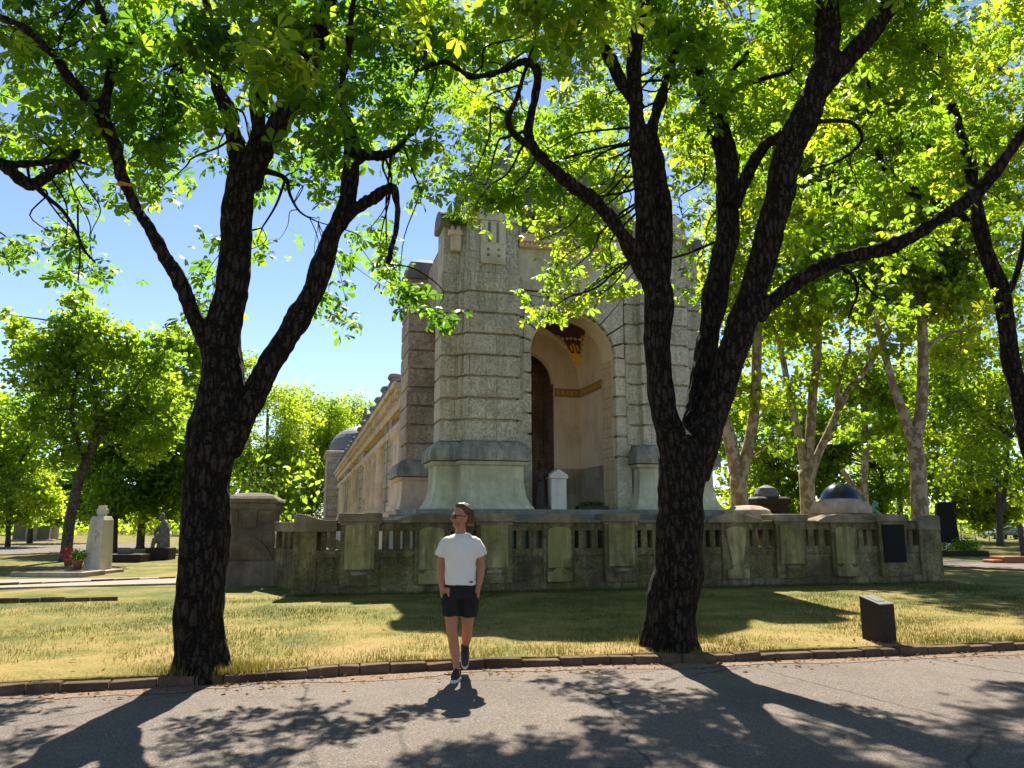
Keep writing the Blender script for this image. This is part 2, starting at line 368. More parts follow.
# ------------------------------------------------------------------ leaves (vectorised)
def leaf_mesh(name, P, S, mat, parent, L=1, tilt=.6, droop=.25, wid=.5, seed=0, tint=None, flat=1.0, obovate=False):
    g = np.random.default_rng(seed); n = len(P); P = np.asarray(P, 'f'); S = np.asarray(S, 'f')
    up = np.zeros((n, 3), 'f'); up[:, 2] = flat
    nr = up + g.normal(0, tilt, (n, 3)); nr /= np.linalg.norm(nr, axis=1)[:, None]
    a = g.normal(0, 1, (n, 3)); t = a - nr * (a * nr).sum(1)[:, None]; t /= np.linalg.norm(t, axis=1)[:, None]
    b = np.cross(nr, t)
    K = 6 if obovate else 4; V = np.empty((n, L, K, 3), 'f')
    for k in range(L):
        ph = (k - (L - 1) / 2) * (R(52) if L > 1 else 0)
        ln = S * (1 - .30 * abs(k - (L - 1) / 2) / max(1, (L - 1) / 2)) * g.uniform(.85, 1.1, n)
        d = math.cos(ph) * t + math.sin(ph) * b - nr * droop
        sd = -math.sin(ph) * t + math.cos(ph) * b
        w = (ln * wid * .5)[:, None]
        V[:, k, 0] = P + d * (S * .03)[:, None]
        if obovate:
            cu = (ln * g.uniform(-.10, .10, n))[:, None]
            V[:, k, 1] = P + d * (ln * .40)[:, None] + sd * w * .52 + nr * (ln * .06)[:, None]
            V[:, k, 2] = P + d * (ln * .76)[:, None] + sd * w + nr * (ln * .02)[:, None] + nr * cu
            V[:, k, 3] = P + d * ln[:, None] - nr * (ln * .14)[:, None]
            V[:, k, 4] = P + d * (ln * .76)[:, None] - sd * w + nr * (ln * .02)[:, None] + nr * cu
            V[:, k, 5] = P + d * (ln * .40)[:, None] - sd * w * .52 + nr * (ln * .06)[:, None]
            continue
        V[:, k, 1] = P + d * (ln * .62)[:, None] + sd * w + nr * (ln * .06)[:, None]
        V[:, k, 2] = P + d * ln[:, None] - nr * (ln * .12)[:, None]
        V[:, k, 3] = P + d * (ln * .62)[:, None] - sd * w + nr * (ln * .06)[:, None]
    q = n * L; me = bpy.data.meshes.new(name)
    me.vertices.add(q * K); me.vertices.foreach_set('co', V.reshape(-1))
    me.loops.add(q * K); me.loops.foreach_set('vertex_index', np.arange(q * K, dtype='i'))
    me.polygons.add(q); me.polygons.foreach_set('loop_start', np.arange(0, q * K, K, dtype='i'))
    tn = g.beta(2, 2, n) if tint is None else np.clip(np.asarray(tint) + g.normal(0, .14, n), 0, 1)
    at_ = me.attributes.new('tint', 'FLOAT', 'FACE'); at_.data.foreach_set('value', np.repeat(tn, L).astype('f'))
    me.update(calc_edges=True); me.materials.append(mat)
    o = bpy.data.objects.new(name, me); link(o, parent); return o

def blob(g, c, r, n, shell=.5):
    """n points in an ellipsoid, denser towards its skin"""
    v = g.normal(0, 1, (n, 3)); v /= np.linalg.norm(v, axis=1)[:, None]
    return np.asarray(c) + v * (g.uniform(0, 1, n) ** (1 / 3 * (1 - shell) + .12))[:, None] * np.asarray(r)

# ================================================================== GROUND
def kerbY(x): return 8.52 + .31 * math.exp(-((x - 1.6) / 2.7) ** 2)
b = MB(); b.box(-700, 700, -700, 700, -.6, -.06)
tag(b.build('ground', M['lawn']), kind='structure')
b = MB()
xs = list(np.linspace(-60, -14, 12)) + list(np.linspace(-13.5, 22, 90)) + list(np.linspace(23, 70, 12))
b.loft([[(x, kerbY(x) + .02, 0), (x, -25, 0), (x, -25, -.05), (x, kerbY(x) + .02, -.05)] for x in xs])
tag(b.build('road', M['asphalt']), kind='structure')
# lawn sheet
xs = np.concatenate([np.linspace(-260, -40, 12), np.linspace(-36, -12, 16), np.linspace(-11, 20, 110), np.linspace(22, 50, 20), np.linspace(60, 300, 12)])
ss = np.concatenate([[0, .05], np.linspace(.15, 9, 60), np.linspace(9.5, 40, 30), np.linspace(46, 420, 16)])
vs = []; fs = []
for i, x in enumerate(xs):
    for j, s in enumerate(ss):
        z = .105 + .02 * noise.noise(Vector((x * .6, s * .6, 0))) + .012 * noise.noise(Vector((x * 2.5, s * 2.5, 3)))
        if j == 0: z = -.03
        elif j < 3: z -= .018
        vs.append((x, kerbY(x) + .15 + s, z))
for i in range(len(xs) - 1):
    for j in range(len(ss) - 1):
        a = i * len(ss) + j; fs.append((a, a + len(ss), a + len(ss) + 1, a + 1))
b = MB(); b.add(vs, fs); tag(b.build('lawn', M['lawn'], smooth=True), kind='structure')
# kerb of worn bricks
random.seed(3); b = MB(); x = -16.0
while x < 26:
    l = random.uniform(.22, .46); y0 = kerbY(x + l / 2) + random.uniform(-.018, .015); zt = .088 + random.uniform(-.018, .014)
    sl = (kerbY(x + l) - kerbY(x)) / l * l; j = random.uniform(-.01, .01)
    vs = [(x, y0 - sl/2, -.02), (x + l - .005, y0 + sl/2, -.02), (x + l - .005, y0 + .15 + sl/2, -.02), (x, y0 + .15 - sl/2, -.02),
          (x + .003, y0 + .012 - sl/2, zt + j), (x + l - .009, y0 + .014 + sl/2, zt - j), (x + l - .008, y0 + .145 + sl/2, zt), (x + .003, y0 + .145 - sl/2, zt)]
    b.add(vs, [(3,2,1,0),(4,5,6,7),(0,1,5,4),(1,2,6,5),(2,3,7,6),(3,0,4,7)]); x += l
tag(b.build('kerb', M['kerb'], bevel=.014), kind='structure')
gk = np.random.default_rng(9); b = MB(); xs_ = np.arange(-12, 21, .16)
b.loft([[(x, kerbY(x) + .0, .0045), (x, kerbY(x) - .16 - .20 * (noise.noise(Vector((x * .9, 0, 0))) + .6 * noise.noise(Vector((x * 4, 3, 0)))) - .1, .0045), (x, kerbY(x) - .05, .001), (x, kerbY(x), .001)] for x in xs_])
tag(b.build('kerb_grit', M['grit']), 'tan grit and litter washed up along the kerb', 'grit', kind='stuff')
# side paths and far road, sheets just above the lawn
def sheet(name, pts, mat, z=.15):
    b = MB(); b.prism(pts, z - .3, z); return tag(b.build(name, mat), kind='structure')
def gp(u, v, z=.12):
    x = (u - 512) / F; y = (384 - v) / F
    fh = math.cos(PITCH) - y * math.sin(PITCH); zz = math.sin(PITCH) + y * math.cos(PITCH); k = (z - EYE) / zz
    c, s = math.cos(YAW), math.sin(YAW); return ((x * c + fh * s) * k, (-x * s + fh * c) * k)
P4 = lambda *q: [gp(*p) for p in q]
def ccw(p):
    a = sum(p[i - 1][0] * p[i][1] - p[i][0] * p[i - 1][1] for i in range(len(p))); return p if a > 0 else p[::-1]
sheet('gravel_path', ccw(P4((-200, 594), (230, 583), (230, 577), (-200, 584))), M['gravel'])
sheet('far_road', ccw(P4((-500, 574), (60, 553), (150, 548), (150, 544), (-500, 546))), M['asphalt'])
sheet('side_road', ccw(P4((925, 566), (1300, 583), (1300, 574), (925, 560))), M['asphalt'])

# grass blades: ground cover
g = np.random.default_rng(5); n = 150000
X = g.uniform(-10, 15.5, n); Y = g.uniform(0, 1, n) ** 1.3 * 8.0 + .16
Y = Y + 8.52 + .31 * np.exp(-((X - 1.6) / 2.7) ** 2)
keep = ~((Y > 16.85) & (X > -.9)); X = X[keep]; Y = Y[keep]; n = len(X)
pt = np.array([noise.noise(Vector((x * .55, y * .55, 7))) + .5 * noise.noise(Vector((x * 2.1, y * 2.1, 1))) for x, y in zip(X, Y)])
k2 = g.uniform(0, 1, n) < np.clip(.55 - pt * .9, .12, 1); X, Y, pt = X[k2], Y[k2], pt[k2]; n = len(X)
h = g.uniform(.015, .045, n) * (1.2 - np.clip(pt, -.3, .6)); nb = 9000; side_ = g.uniform(0, 1, nb); tx = np.where(side_ < .6, g.uniform(-.9, 15.2, nb), np.where(side_ < .8, -1.06 + g.normal(0, .28, nb), 4.2 + g.normal(0, .28, nb))); ty = np.where(side_ < .6, 16.86 - np.abs(g.normal(0, .07, nb)), np.where(side_ < .8, 8.62, 9.3) + np.abs(g.normal(0, .3, nb)))
X = np.concatenate([X, tx]); Y = np.concatenate([Y, ty]); pt = np.concatenate([pt, np.full(nb, -.1)]); h = np.concatenate([h, g.uniform(.03, .10, nb)]); n = len(X)
V = np.empty((n, 3, 3), 'f'); an = g.uniform(0, 6.28, n); w = g.uniform(.003, .007, n)
V[:, 0] = np.stack([X - np.cos(an) * w, Y - np.sin(an) * w, np.full(n, .09)], 1)
V[:, 1] = np.stack([X + np.cos(an) * w, Y + np.sin(an) * w, np.full(n, .09)], 1)
V[:, 2] = np.stack([X + g.normal(0, .014, n), Y + g.normal(0, .014, n), .105 + h], 1)
me = bpy.data.meshes.new('grass'); me.vertices.add(n * 3); me.vertices.foreach_set('co', V.reshape(-1))
me.loops.add(n * 3); me.loops.foreach_set('vertex_index', np.arange(n * 3, dtype='i'))
me.polygons.add(n); me.polygons.foreach_set('loop_start', np.arange(0, n * 3, 3, dtype='i'))
tn = np.clip(.5 + pt * .8 + g.normal(0, .18, n) + np.interp(Y, [8.8, 13.5], [.16, -.24]), 0, 1)  # drier at the kerb; the wallward green also carries painted shade
a_ = me.attributes.new('tint', 'FLOAT', 'FACE'); a_.data.foreach_set('value', tn.astype('f')); me.update(calc_edges=True)
me.materials.append(M['grassblade'])
tag(link(bpy.data.objects.new('grass', me)), 'short dry summer grass covering the lawn', 'grass', kind='stuff')
# fallen leaves
n = 1000; X = g.uniform(-8, 13, n); kk = 8.52 + .31 * np.exp(-((X - 1.6) / 2.7) ** 2)
side = g.uniform(0, 1, n) < .62
Y = np.where(side, kk - np.abs(g.normal(0, .28, n)) - .02, kk + .2 + g.uniform(0, 1, n) ** 1.5 * 6)
Z = np.where(side, .012, .135)
tag(leaf_mesh('fallen_leaves', np.stack([X, Y, Z], 1), g.uniform(.03, .085, n), M['dryleaf'], None, 1, .25, 0, .6, 8), 'dry fallen leaves scattered along the kerb and lawn', 'leaves', kind='stuff')

# ================================================================== GRAVEYARD WALL (front, world frame)
WY = 16.92
t = thing('balustrade_wall', 'long low weathered stone balustrade wall with inscription panels in front of the pavilion', 'wall', (0, WY, 0))
def arcpts(x0, x1, z0, zp, n=10): return [(x0 + (x1 - x0) * i / n, z0 + (zp - z0) * math.sin(math.pi * i / n) ** .8) for i in range(n + 1)]
pil = [.60, 3.50, 6.45, 7.95, 10.78, 13.62]; hump = [2.12, 4.98, 9.33, 12.25]
x0w, x1w = -.72, 15.0
b = MB()
b.box(x0w, x1w, 0, .42, .0, .30); b.box(x0w + .04, x1w - .04, .05, .38, .29, .86)
b.box(x0w + .02, x1w - .02, .02, .40, .855, 1.02)
b.box(x0w + .02, x1w - .02, .03, .39, 1.41, 1.585)
b.build('wall_body', M['wall'], t, bevel=.012)
edges = sorted([(p - .40, p + .40) for p in pil] + [(h - .36, h + .36) for h in hump])
gaps = []; e = x0w + .44
for s0, s1 in edges:
    if s0 - e > .12: gaps.append((e, s0))
    e = s1
gaps.append((e, x1w - .62))
random.seed(8)
for g0, g1 in gaps:
    k = max(1, round((g1 - g0) / .30)); w = (g1 - g0) / (2 * k + 1)
    for i in range(k):
        a = g0 + w * (2 * i + 1) + random.uniform(-.01, .01)
        MB().box(a - w * .08, a + w * 1.08, .06 + random.uniform(-.008, .008), .36, 1.015, 1.415).build('baluster', M['wall'], t, bevel=.012)
for i, p in enumerate(pil):
    q = MB(); q.box(p - .40, p + .40, -.05, .44, .28, 1.60); q.build('pilaster', M['wall'], t, bevel=.012)
    q = MB(); q.box(p - .46, p + .46, -.10, .50, 1.60, 1.79); q.box(p - .42, p + .42, -.07, .47, 1.53, 1.605); q.build('pilaster_cap', M['coping'], t, bevel=.025)
    mt = M['black'] if i == 5 else M['panel']
    q = MB(); q.box(p - .31, p + .31, -.085, -.045, .62, 1.54)
    pn = q.build('inscription_panel', mt, t, bevel=.008)
    if i == 5: pn['label'] = 'black polished plaque on the right pilaster'
    else:
        q = MB(); q.box(p - .17, p + .17, -.10, -.04, .50, .57); q.build('bracket', M['coping'], t, bevel=.015)
    if i == 0:
        random.seed(4); q = MB()
        for r_, (z, hh, wv) in enumerate([(1.42, .022, .10), (1.30, .03, .17), (1.22, .026, .22), (1.15, .018, .17), (1.09, .018, .13)]):
            xx = -wv
            while xx < wv:
                ww = random.uniform(.012, .035); q.box(p + xx, p + xx + ww, -.0885, -.084, z, z + hh * random.uniform(.6, 1.1)); xx += ww + random.uniform(.006, .014)
        q.build('carved_lettering', M['coping'], pn)
for i, p in enumerate(hump):
    q = MB(); q.box(p - .36, p + .36, -.03, .43, .28, 1.60); q.build('pilaster', M['wall'], t, bevel=.012)
    lo = [(p - .74, 1.58), (p + .74, 1.58)]; up = arcpts(p - .74, p + .74, 1.63, 1.80, 14)
    q = MB(); q.slab_xz(lo + up[::-1], -.09, .49); q.build('arched_coping', M['coping'], t, bevel=.02)
    tp = [(p + .27 * math.cos(a), 1.40 + .10 * math.sin(a)) for a in np.linspace(0, math.pi, 9)]
    bw = .27 if i != 2 else .13
    q = MB(); q.slab_xz([(p - bw, .60), (p + bw, .60)] + tp, -.075, -.025); q.build('inscription_panel', M['panel'], t, bevel=.008)
    q = MB(); q.slab_xz([(p - .28, .30), (p + .28, .30), (p + .28, .52)] + [(p + .16 * math.cos(a), .52 + .085 * math.sin(a)) for a in np.linspace(0, math.pi, 7)] + [(p - .28, .52)], -.10, -.02)
    q.build('flower_holder', M['panel'], t, bevel=.012)
# flat coping between, and the curved ends
segs = sorted([(p - .46, p + .46) for p in pil] + [(h - .74, h + .74) for h in hump]); e = x0w + .5
for s0, s1 in segs:
    if s0 - e > .05: MB().box(e, s0, -.03, .45, 1.587, 1.64).build('flat_coping', M['coping'], t, bevel=.015)
    e = max(e, s1)
for xa, xb, sg in ((x0w - .04, .12, 1), (x1w - .62, x1w + .04, -1)):
    n_ = 12; up = []
    for i in range(n_ + 1):
        f = i / n_; ff = f if sg == 1 else 1 - f
        up.append((xa + (xb - xa) * f, 1.63 + .15 * (.5 + .5 * math.cos(math.pi * min(1, ff * 1.15))) - .04 * math.exp(-(ff / .06) ** 2)))
    q = MB(); q.slab_xz([(xa, 1.40), (xb, 1.40)] + up[::-1], -.04, .46); q.build('swept_coping', M['coping'], t, bevel=.02)
q = MB(); q.box(x0w - .03, x0w + .44, -.03, .45, .0, 1.42); q.build('end_pier', M['wall'], t, bevel=.02)
q = MB(); q.box(x1w - .60, x1w + .03, -.03, .45, .0, 1.42); q.build('end_pier', M['wall'], t, bevel=.02)

# side return wall and end block on the left
t = thing('side_wall', 'dark return wall with slots joining balustrade to the rounded stone block', 'wall', (-1.35, 19.75, 0), R(-66))
q = MB(); q.box(.0, 2.6, 0, .34, .0, 1.0); q.build('wall_body', M['wall'], t, bevel=.015)
q = MB(); q.box(.0, 2.6, -.03, .37, 1.38, 1.60); q.build('wall_rail', M['coping'], t, bevel=.015)
for i in range(7): MB().box(.05 + i * .38, .20 + i * .38, .05, .29, .995, 1.385).build('baluster', M['wall'], t, bevel=.012)
def end_block(loc, rz, label, mat, h=2.25, w=.6, group=None):
    t = thing('stone_block', label, 'stone pier', loc, rz, group)
    q = MB(); q.sweep([(-w, -w), (w, -w), (w, w), (-w, w)], [(.06, 0), (.06, .55), (.03, .62), (.0, .66), (0, h * .55), (-.05, h * .64), (-.05, h - .42), (.0, h - .40), (.0, h - .26)]); q.build('block_body', mat, t, bevel=.03)
    q = MB(); q.sweep([(-w, -w), (w, -w), (w, w), (-w, w)], [(.03, h - .258), (.03, h - .17), (-.08, h - .09), (-.26, h - .02), (-.42, h)]); q.build('block_cap', mat, t, bevel=.03)
    q = MB(); q.box(-.16, .16, -w + .0, -w + .045, h * .62, h - .405); q.box(-w + .1, -w + .32, -w + .02, -w + .047, h * .68, h * .8); q.box(w - .32, w - .1, -w + .02, -w + .047, h * .68, h * .8)
    q.build('carved_relief', mat, t, bevel=.01)
    q = MB(); q.slab_xz([(-w * .95, .66), (w * .95, .66)] + [(w * .95 * math.cos(a) ** 1, .66 + .52 * math.sin(a) ** 1.6) for a in np.linspace(.02, math.pi - .02, 15)], -w - .045, -w + .04)
    q.build('gable_relief', mat, t, bevel=.015)
    return t
end_block((-1.87, 20.3, .06), R(-4), 'brown stone block pier with rounded cap at the left end of the wall', M['block'])

# ================================================================== PAVILION (turned two degrees from the wall)
BR = R(2.0)
pav = thing('arcade_pavilion', 'tall rusticated limestone pavilion with a big arched opening and grey dome', 'pavilion', (0, 0, 0), BR)
Z0 = 1.92
HC = .57; ZB = 3.60; NC = 8
def courses(n, z, h, g=.085):
    p = []
    for i in range(n):
        a = z + i * h
        p += [(-g, a), (-g, a + .050), (-.012, a + .052), (0, a + .066), (.004, a + h * .5), (0, a + h - .016), (-.012, a + h - .002)]
    return p
fl = [(3.30, 20.45), (3.30, 19.52), (3.76, 19.52), (3.76, 19.36), (3.88, 19.36), (3.88, 19.20), (5.36, 19.20), (5.36, 19.36), (5.50, 19.36), (5.50, 20.45)]
fr = [(8.45, 20.45), (8.45, 19.36), (8.85, 19.36), (8.85, 19.20), (10.29, 19.20), (10.29, 19.36), (10.40, 19.36), (10.40, 19.52), (10.9, 19.52), (10.9, 20.45)]
bl = [(2.86, 24.6), (2.86, 22.85), (4.78, 22.85), (4.78, 24.6)]
br = [(9.8, 24.6), (9.8, 22.85), (11.3, 22.85), (11.3, 24.6)]
for o_ in (fl, fr):
    q = MB(); q.sweep(o_, courses(NC, ZB, HC) + [(-.03, ZB + NC * HC), (-.03, 9.62)]); q.build('pier', M['pier'], pav, bevel=.012, seg=1)
for o_ in (bl, br):
    q = MB(); q.sweep(o_, courses(10, ZB - .3, HC) + [(-.03, ZB - .3 + 10 * HC)]); q.build('pier', M['pinkrust'] if o_ is bl else M['pier'], pav, bevel=.012, seg=1)
    q = MB(); q.sweep(o_, [(.10, 9.0), (.12, 9.06), (.12, 9.3), (-.02, 9.55), (-.35, 9.75)]); q.build('pier_cap', M['slate'], pav, bevel=.02)
prof = [(.0, 3.64), (.05, 3.63), (.15, 3.57), (.23, 3.46), (.275, 3.34), (.285, 3.13), (.20, 3.115), (.20, 3.03), (.115, 3.0), (.105, 2.9), (.11, 2.6), (.135, 2.38), (.18, 2.18), (.25, 2.03), (.31, 1.96), (.33, 1.915)]
pl = [(3.30, 20.45), (3.30, 19.52), (3.90, 19.52), (3.90, 19.10), (5.30, 19.12), (5.30, 20.45)]
pr = [(8.72, 20.45), (8.72, 19.12), (10.27, 19.10), (10.27, 19.52), (10.9, 19.52), (10.9, 20.45)]
for o_ in (pl, pr, [(2.86, 24.6), (2.86, 22.85), (4.2, 22.85), (4.2, 24.6)], [(9.9, 24.6), (9.9, 22.85), (11.3, 22.85), (11.3, 24.6)]):
    dz = -.22 if o_[0][1] > 22 else 0
    cap = prof[:6]; die = prof[6:]
    q = MB(); q.sweep(o_, [(o, z + dz) for o, z in cap]); q.build('plinth_cap', M['capstone'], pav, bevel=.01)
    q = MB(); q.sweep(o_, [(o, z + (dz if z > 2 else 0)) for o, z in die])
    # dentils under the cap
    P = [Vector(p) for p in o_]
    for i in range(len(P) - 1):
        a, c = P[i], P[i + 1]; L_ = (c - a).length; d = (c - a) / L_; nn = Vector((d.y, -d.x)); k = int((L_ + .36) / .085)
        if L_ < .3: continue
        for j in range(k):
            m = a + d * (-.16 + .085 * (j + .5)) + nn * .205
            q.box(m.x - .02, m.x + .02, m.y - .02, m.y + .02, 3.05 + dz, 3.11 + dz)
    if o_[0][1] < 22:
        for cx in (4.58, 9.6):
            if o_[0][0] < cx < o_[0][0] + 2.5:
                for dx in (-.34, -.22, .30, .42): q.box(cx + dx - .022, cx + dx + .022, 19.03, 19.10, 2.62, 2.98)
    q.build('plinth_die', M['plinth'] if o_[0][1] < 22 else M['pink'], pav, bevel=.006, seg=1)
# stylobate
q = MB(); q.box(2.55, 11.6, 18.62, 25.0, .0, 1.55); q.box(2.45, 11.7, 18.52, 25.1, 1.55, 1.75); q.box(2.62, 11.5, 18.70, 24.9, 1.75, 1.912)
q.build('stylobate', M['ledge'], pav, bevel=.02)
# arch wall: wedge-shaped voussoirs over block jambs
AX, AR, ZS = 6.94, 1.21, 6.06; XL, XR, ZT = 5.50, 8.45, 7.80
def edge_pt(a):
    dx, dz = math.cos(a), math.sin(a); ks = []
    if dx > 1e-6: ks.append((XR - AX) / dx)
    if dx < -1e-6: ks.append((XL - AX) / dx)
    if dz > 1e-6: ks.append((ZT - ZS) / dz)
    k = min(ks); return (AX + dx * k, ZS + dz * k)
q = MB(); NV = 11
corn = [math.atan2(ZT - ZS, XR - AX), math.atan2(ZT - ZS, XL - AX)]
for i in range(NV):
    a0, a1 = math.pi * i / NV, math.pi * (i + 1) / NV
    inner = [(AX + AR * math.cos(a), ZS + AR * math.sin(a)) for a in np.linspace(a0, a1, 5)]
    oa = [a0] + [c for c in corn if a0 < c < a1] + [a1]
    poly = [edge_pt(a) for a in oa] + inner[::-1]
    cx = sum(p[0] for p in poly) / len(poly); cz = sum(p[1] for p in poly) / len(poly)
    sc = []
    for (x, z) in poly:
        d = math.hypot(x - cx, z - cz); f = max(0, 1 - .036 / max(d, .05)); sc.append((cx + (x - cx) * f, cz + (z - cz) * f))
    q.slab_xz(sc[::-1] if False else sc, 19.40, 20.30)
vz = q.build('voussoirs', M['ashlar'], pav, bevel=.015)
q = MB()
n_ = 24; arc = [(AX + (AR + .035) * math.cos(a), ZS + (AR + .035) * math.sin(a)) for a in np.linspace(0, math.pi, n_)]
q.slab_xz([(XR + .3, ZS - .02), (XR + .3, 9.0), (XL - .3, 9.0), (XL - .3, ZS - .02)] + arc[::-1], 19.50, 20.26)
q.build('spandrel_wall', M['brownstone'], pav)
jl = [(5.36, 20.30), (5.36, 19.40), (AX - AR, 19.40), (AX - AR, 20.30)]; jr = [(AX + AR, 20.30), (AX + AR, 19.40), (8.55, 19.40), (8.55, 20.30)]
nj = 5; hj = (ZS - 3.60) / 4.3
for o_, nm in ((jl, 'l'), (jr, 'r')):
    q = MB(); q.sweep(o_, [(.012, 1.915), (.012, 3.3)] + [(o, z) for o, z in courses(5, 3.31, (ZS - 3.31) / 5)] + [(-.03, ZS)]); q.build('arch_jamb', M['ashlar'], pav, bevel=.012, seg=1)
# right jamb lining with painted sunlight, and arch soffit, just proud of the blocks
q = MB(); q.sweep([(8.115, 20.34), (8.115, 19.60), (8.19, 19.60), (8.19, 20.34)], [(0, 1.915), (0, 3.28)] + courses(5, 3.31, (ZS - 3.31) / 5, .02) + [(-.01, ZS)]); q.build('sun_tinted_lining', M['sun_tinted'], pav, bevel=.006, seg=1)
q = MB(); vs = []; fs = []
rings = []
for a in np.linspace(0, math.pi, 25):
    cs, sn = math.cos(a), math.sin(a)
    rings.append([(AX + (AR - .015) * cs, 19.60, ZS + (AR - .015) * sn), (AX + (AR - .015) * cs, 20.34, ZS + (AR - .015) * sn), (AX + (AR + .05) * cs, 20.34, ZS + (AR + .05) * sn), (AX + (AR + .05) * cs, 19.60, ZS + (AR + .05) * sn)])
q.loft(rings); q.build('arch_soffit', M['plaster'], pav, smooth=False)
# upper wall, string course, cornice with dentils
q = MB(); q.box(5.3, 8.85, 19.385, 20.3, 7.83, 9.0); q.build('frieze', M['smooth'], pav, bevel=.01)
q = MB(); q.box(5.37, 8.84, 19.12, 20.4, 9.12, 9.34); q.box(5.37, 8.84, 19.24, 20.4, 9.0, 9.125)
for i in range(26): q.box(5.42 + i * .133, 5.48 + i * .133, 19.19, 19.26, 9.02, 9.115)
q.build('cornice', M['plaster'], pav, bevel=.01)
q = MB(); q.box(5.37, 8.84, 19.5, 20.4, 9.34, 9.75); q.box(5.4, 8.8, 19.44, 20.4, 9.75, 9.86); q.build('attic', M['slate'], pav, bevel=.02)
# pier heads
for cx in (4.62, 9.57):
    w_ = .74
    up = [(cx + (w_ + .02) * math.cos(a), 9.98 + .46 * math.sin(a)) for a in np.linspace(0, math.pi, 17)]
    q = MB(); q.slab_xz([(cx - w_ - .02, 9.66), (cx + w_ + .02, 9.66)] + up, 19.13, 20.4); q.box(cx - w_ - .05, cx + w_ + .05, 19.10, 20.4, 9.60, 9.69); q.build('pier_head', M['smooth'], pav, bevel=.02)
    q = MB(); q.loft([[(cx + .19 * r_ * math.cos(a), y_, 10.03 + .19 * r_ * math.sin(a)) for a in np.linspace(0, 2 * math.pi, 20, endpoint=False)] for r_, y_ in ((1.0, 19.14), (1.0, 19.10), (.72, 19.10), (.66, 19.125))])
    for k in range(6):
        a = k * math.pi / 3; q.ell((cx + .08 * math.cos(a), 19.11, 10.03 + .08 * math.sin(a)), (.035, .02, .035), 8, 6)
    q.build('rosette', M['smooth'], pav)
    q = MB(); q.box(cx - .34, cx + .34, 19.165, 19.22, 8.40, 9.60)
    for dx in (-.23, 0, .23): q.box(cx + dx - .07, cx + dx + .07, 19.135, 19.17, 8.95, 9.595)
    q.build('carved_panel', M['smooth'], pav, bevel=.008)
    for dx in (-.14, .14):
        for z in (8.60, 8.76): MB().box(cx + dx - .035, cx + dx + .035, 19.155, 19.17, z, z + .07).build('carved_slot', M['ledge'], pav)
        MB().box(cx + dx * .83 - .03, cx + dx * .83 + .03, 19.155, 19.17, 9.0, 9.56).build('carved_slot', M['ledge'], pav)
for xa, xb in ((3.2, 3.90), (10.28, 11.0)):
    q = MB(); s_ = -1 if xa < 5 else 1
    up = [(19.36 + 1.05 * f, 9.58 + .42 * math.sin(math.pi * f) ** .5) for f in np.linspace(0, 1, 13)]
    q.slab_yz([(19.36, 9.46), (20.41, 9.46)] + up[::-1], xa, xb); q.build('corner_cap', M['slate'], pav, bevel=.05)
q = MB(); q.box(3.5, 3.78, 19.33, 19.45, 8.75, 9.46); q.box(3.42, 3.8, 19.28, 19.45, 9.16, 9.3); q.build('corner_bracket', M['pink'], pav, bevel=.03)
# outer side walls and inner chamber; left side opened to admit sky light
q = MB(); q.box(3.42, 3.9, 20.46, 22.84, 7.35, 9.2); q.build('light_gap_lintel', M['pinkrust'], pav, bevel=.012)
q = MB(); q.box(3.905, 4.78, 20.46, 22.84, 7.40, 7.6); q.build('light_gap_ceiling', M['plaster'], pav)
for xa, xb in ((10.3, 10.82),):
    q = MB(); q.sweep([(xa, 22.9), (xa, 20.40), (xb, 20.40), (xb, 22.9)], [(0, 1.9)] + courses(13, 1.95, HC) + [(-.03, 9.36)]); q.build('side_wall', M['pinkrust'], pav, bevel=.012, seg=1)
IX0, IX1, IY0, IY1, IZ = 5.1, 8.5, 20.3, 23.2, 5.75
q = MB(); q.box(IX1, IX1 + .3, IY0, IY1 + .3, 1.9, 9.0); q.build('chamber_wall', M['plaster'], pav)
q = MB(); q.box(IX0 - .3, IX0, IY0 + .16, IY1 - .3, 7.30, 9.0); q.box(IX0 - .3, IX0, IY1 - .3, IY1 + .3, 1.9, 9.0); q.build('chamber_wall', M['plaster'], pav)  # left chamber wall opened too, for fill light inside
bx, brad, bs = 6.62, .98, 6.0
arc = [(bx + brad * math.cos(a), bs + brad * math.sin(a)) for a in np.linspace(0, math.pi, 20)]
q = MB(); q.slab_xz([(bx + brad, 1.9), (IX1, 1.9), (IX1, 9.0), (IX0, 9.0), (IX0, 1.9), (bx - brad, 1.9)] + arc[::-1], IY1, IY1 + .3); q.build('chamber_wall', M['plaster'], pav)
q = MB()
for i in range(11): q.sweep([(bx + brad - .02, IY1 + 1.1), (bx + brad - .02, IY1 + .02), (bx + brad + .16, IY1 + .02), (bx + brad + .16, IY1 + 1.1)], [(-.015, 1.92 + i * .37), (0, 1.95 + i * .37), (0, 2.26 + i * .37), (-.015, 2.29 + i * .37)])
q.box(IX0 - 1, IX1 + 1, IY1 + 1.1, IY1 + 1.3, 1.9, 8.6); q.box(bx - brad - .4, bx - brad, IY1 + .3, IY1 + 1.1, 1.9, 8); q.box(bx + brad + .17, bx + brad + .5, IY1 + .31, IY1 + 1.1, 1.9, 8)
q.box(bx - brad - .4, bx + brad + .5, IY1 + .31, IY1 + 1.1, 7.2, 7.4)
q.build('inner_passage', M['brownstone'], pav, bevel=.01)
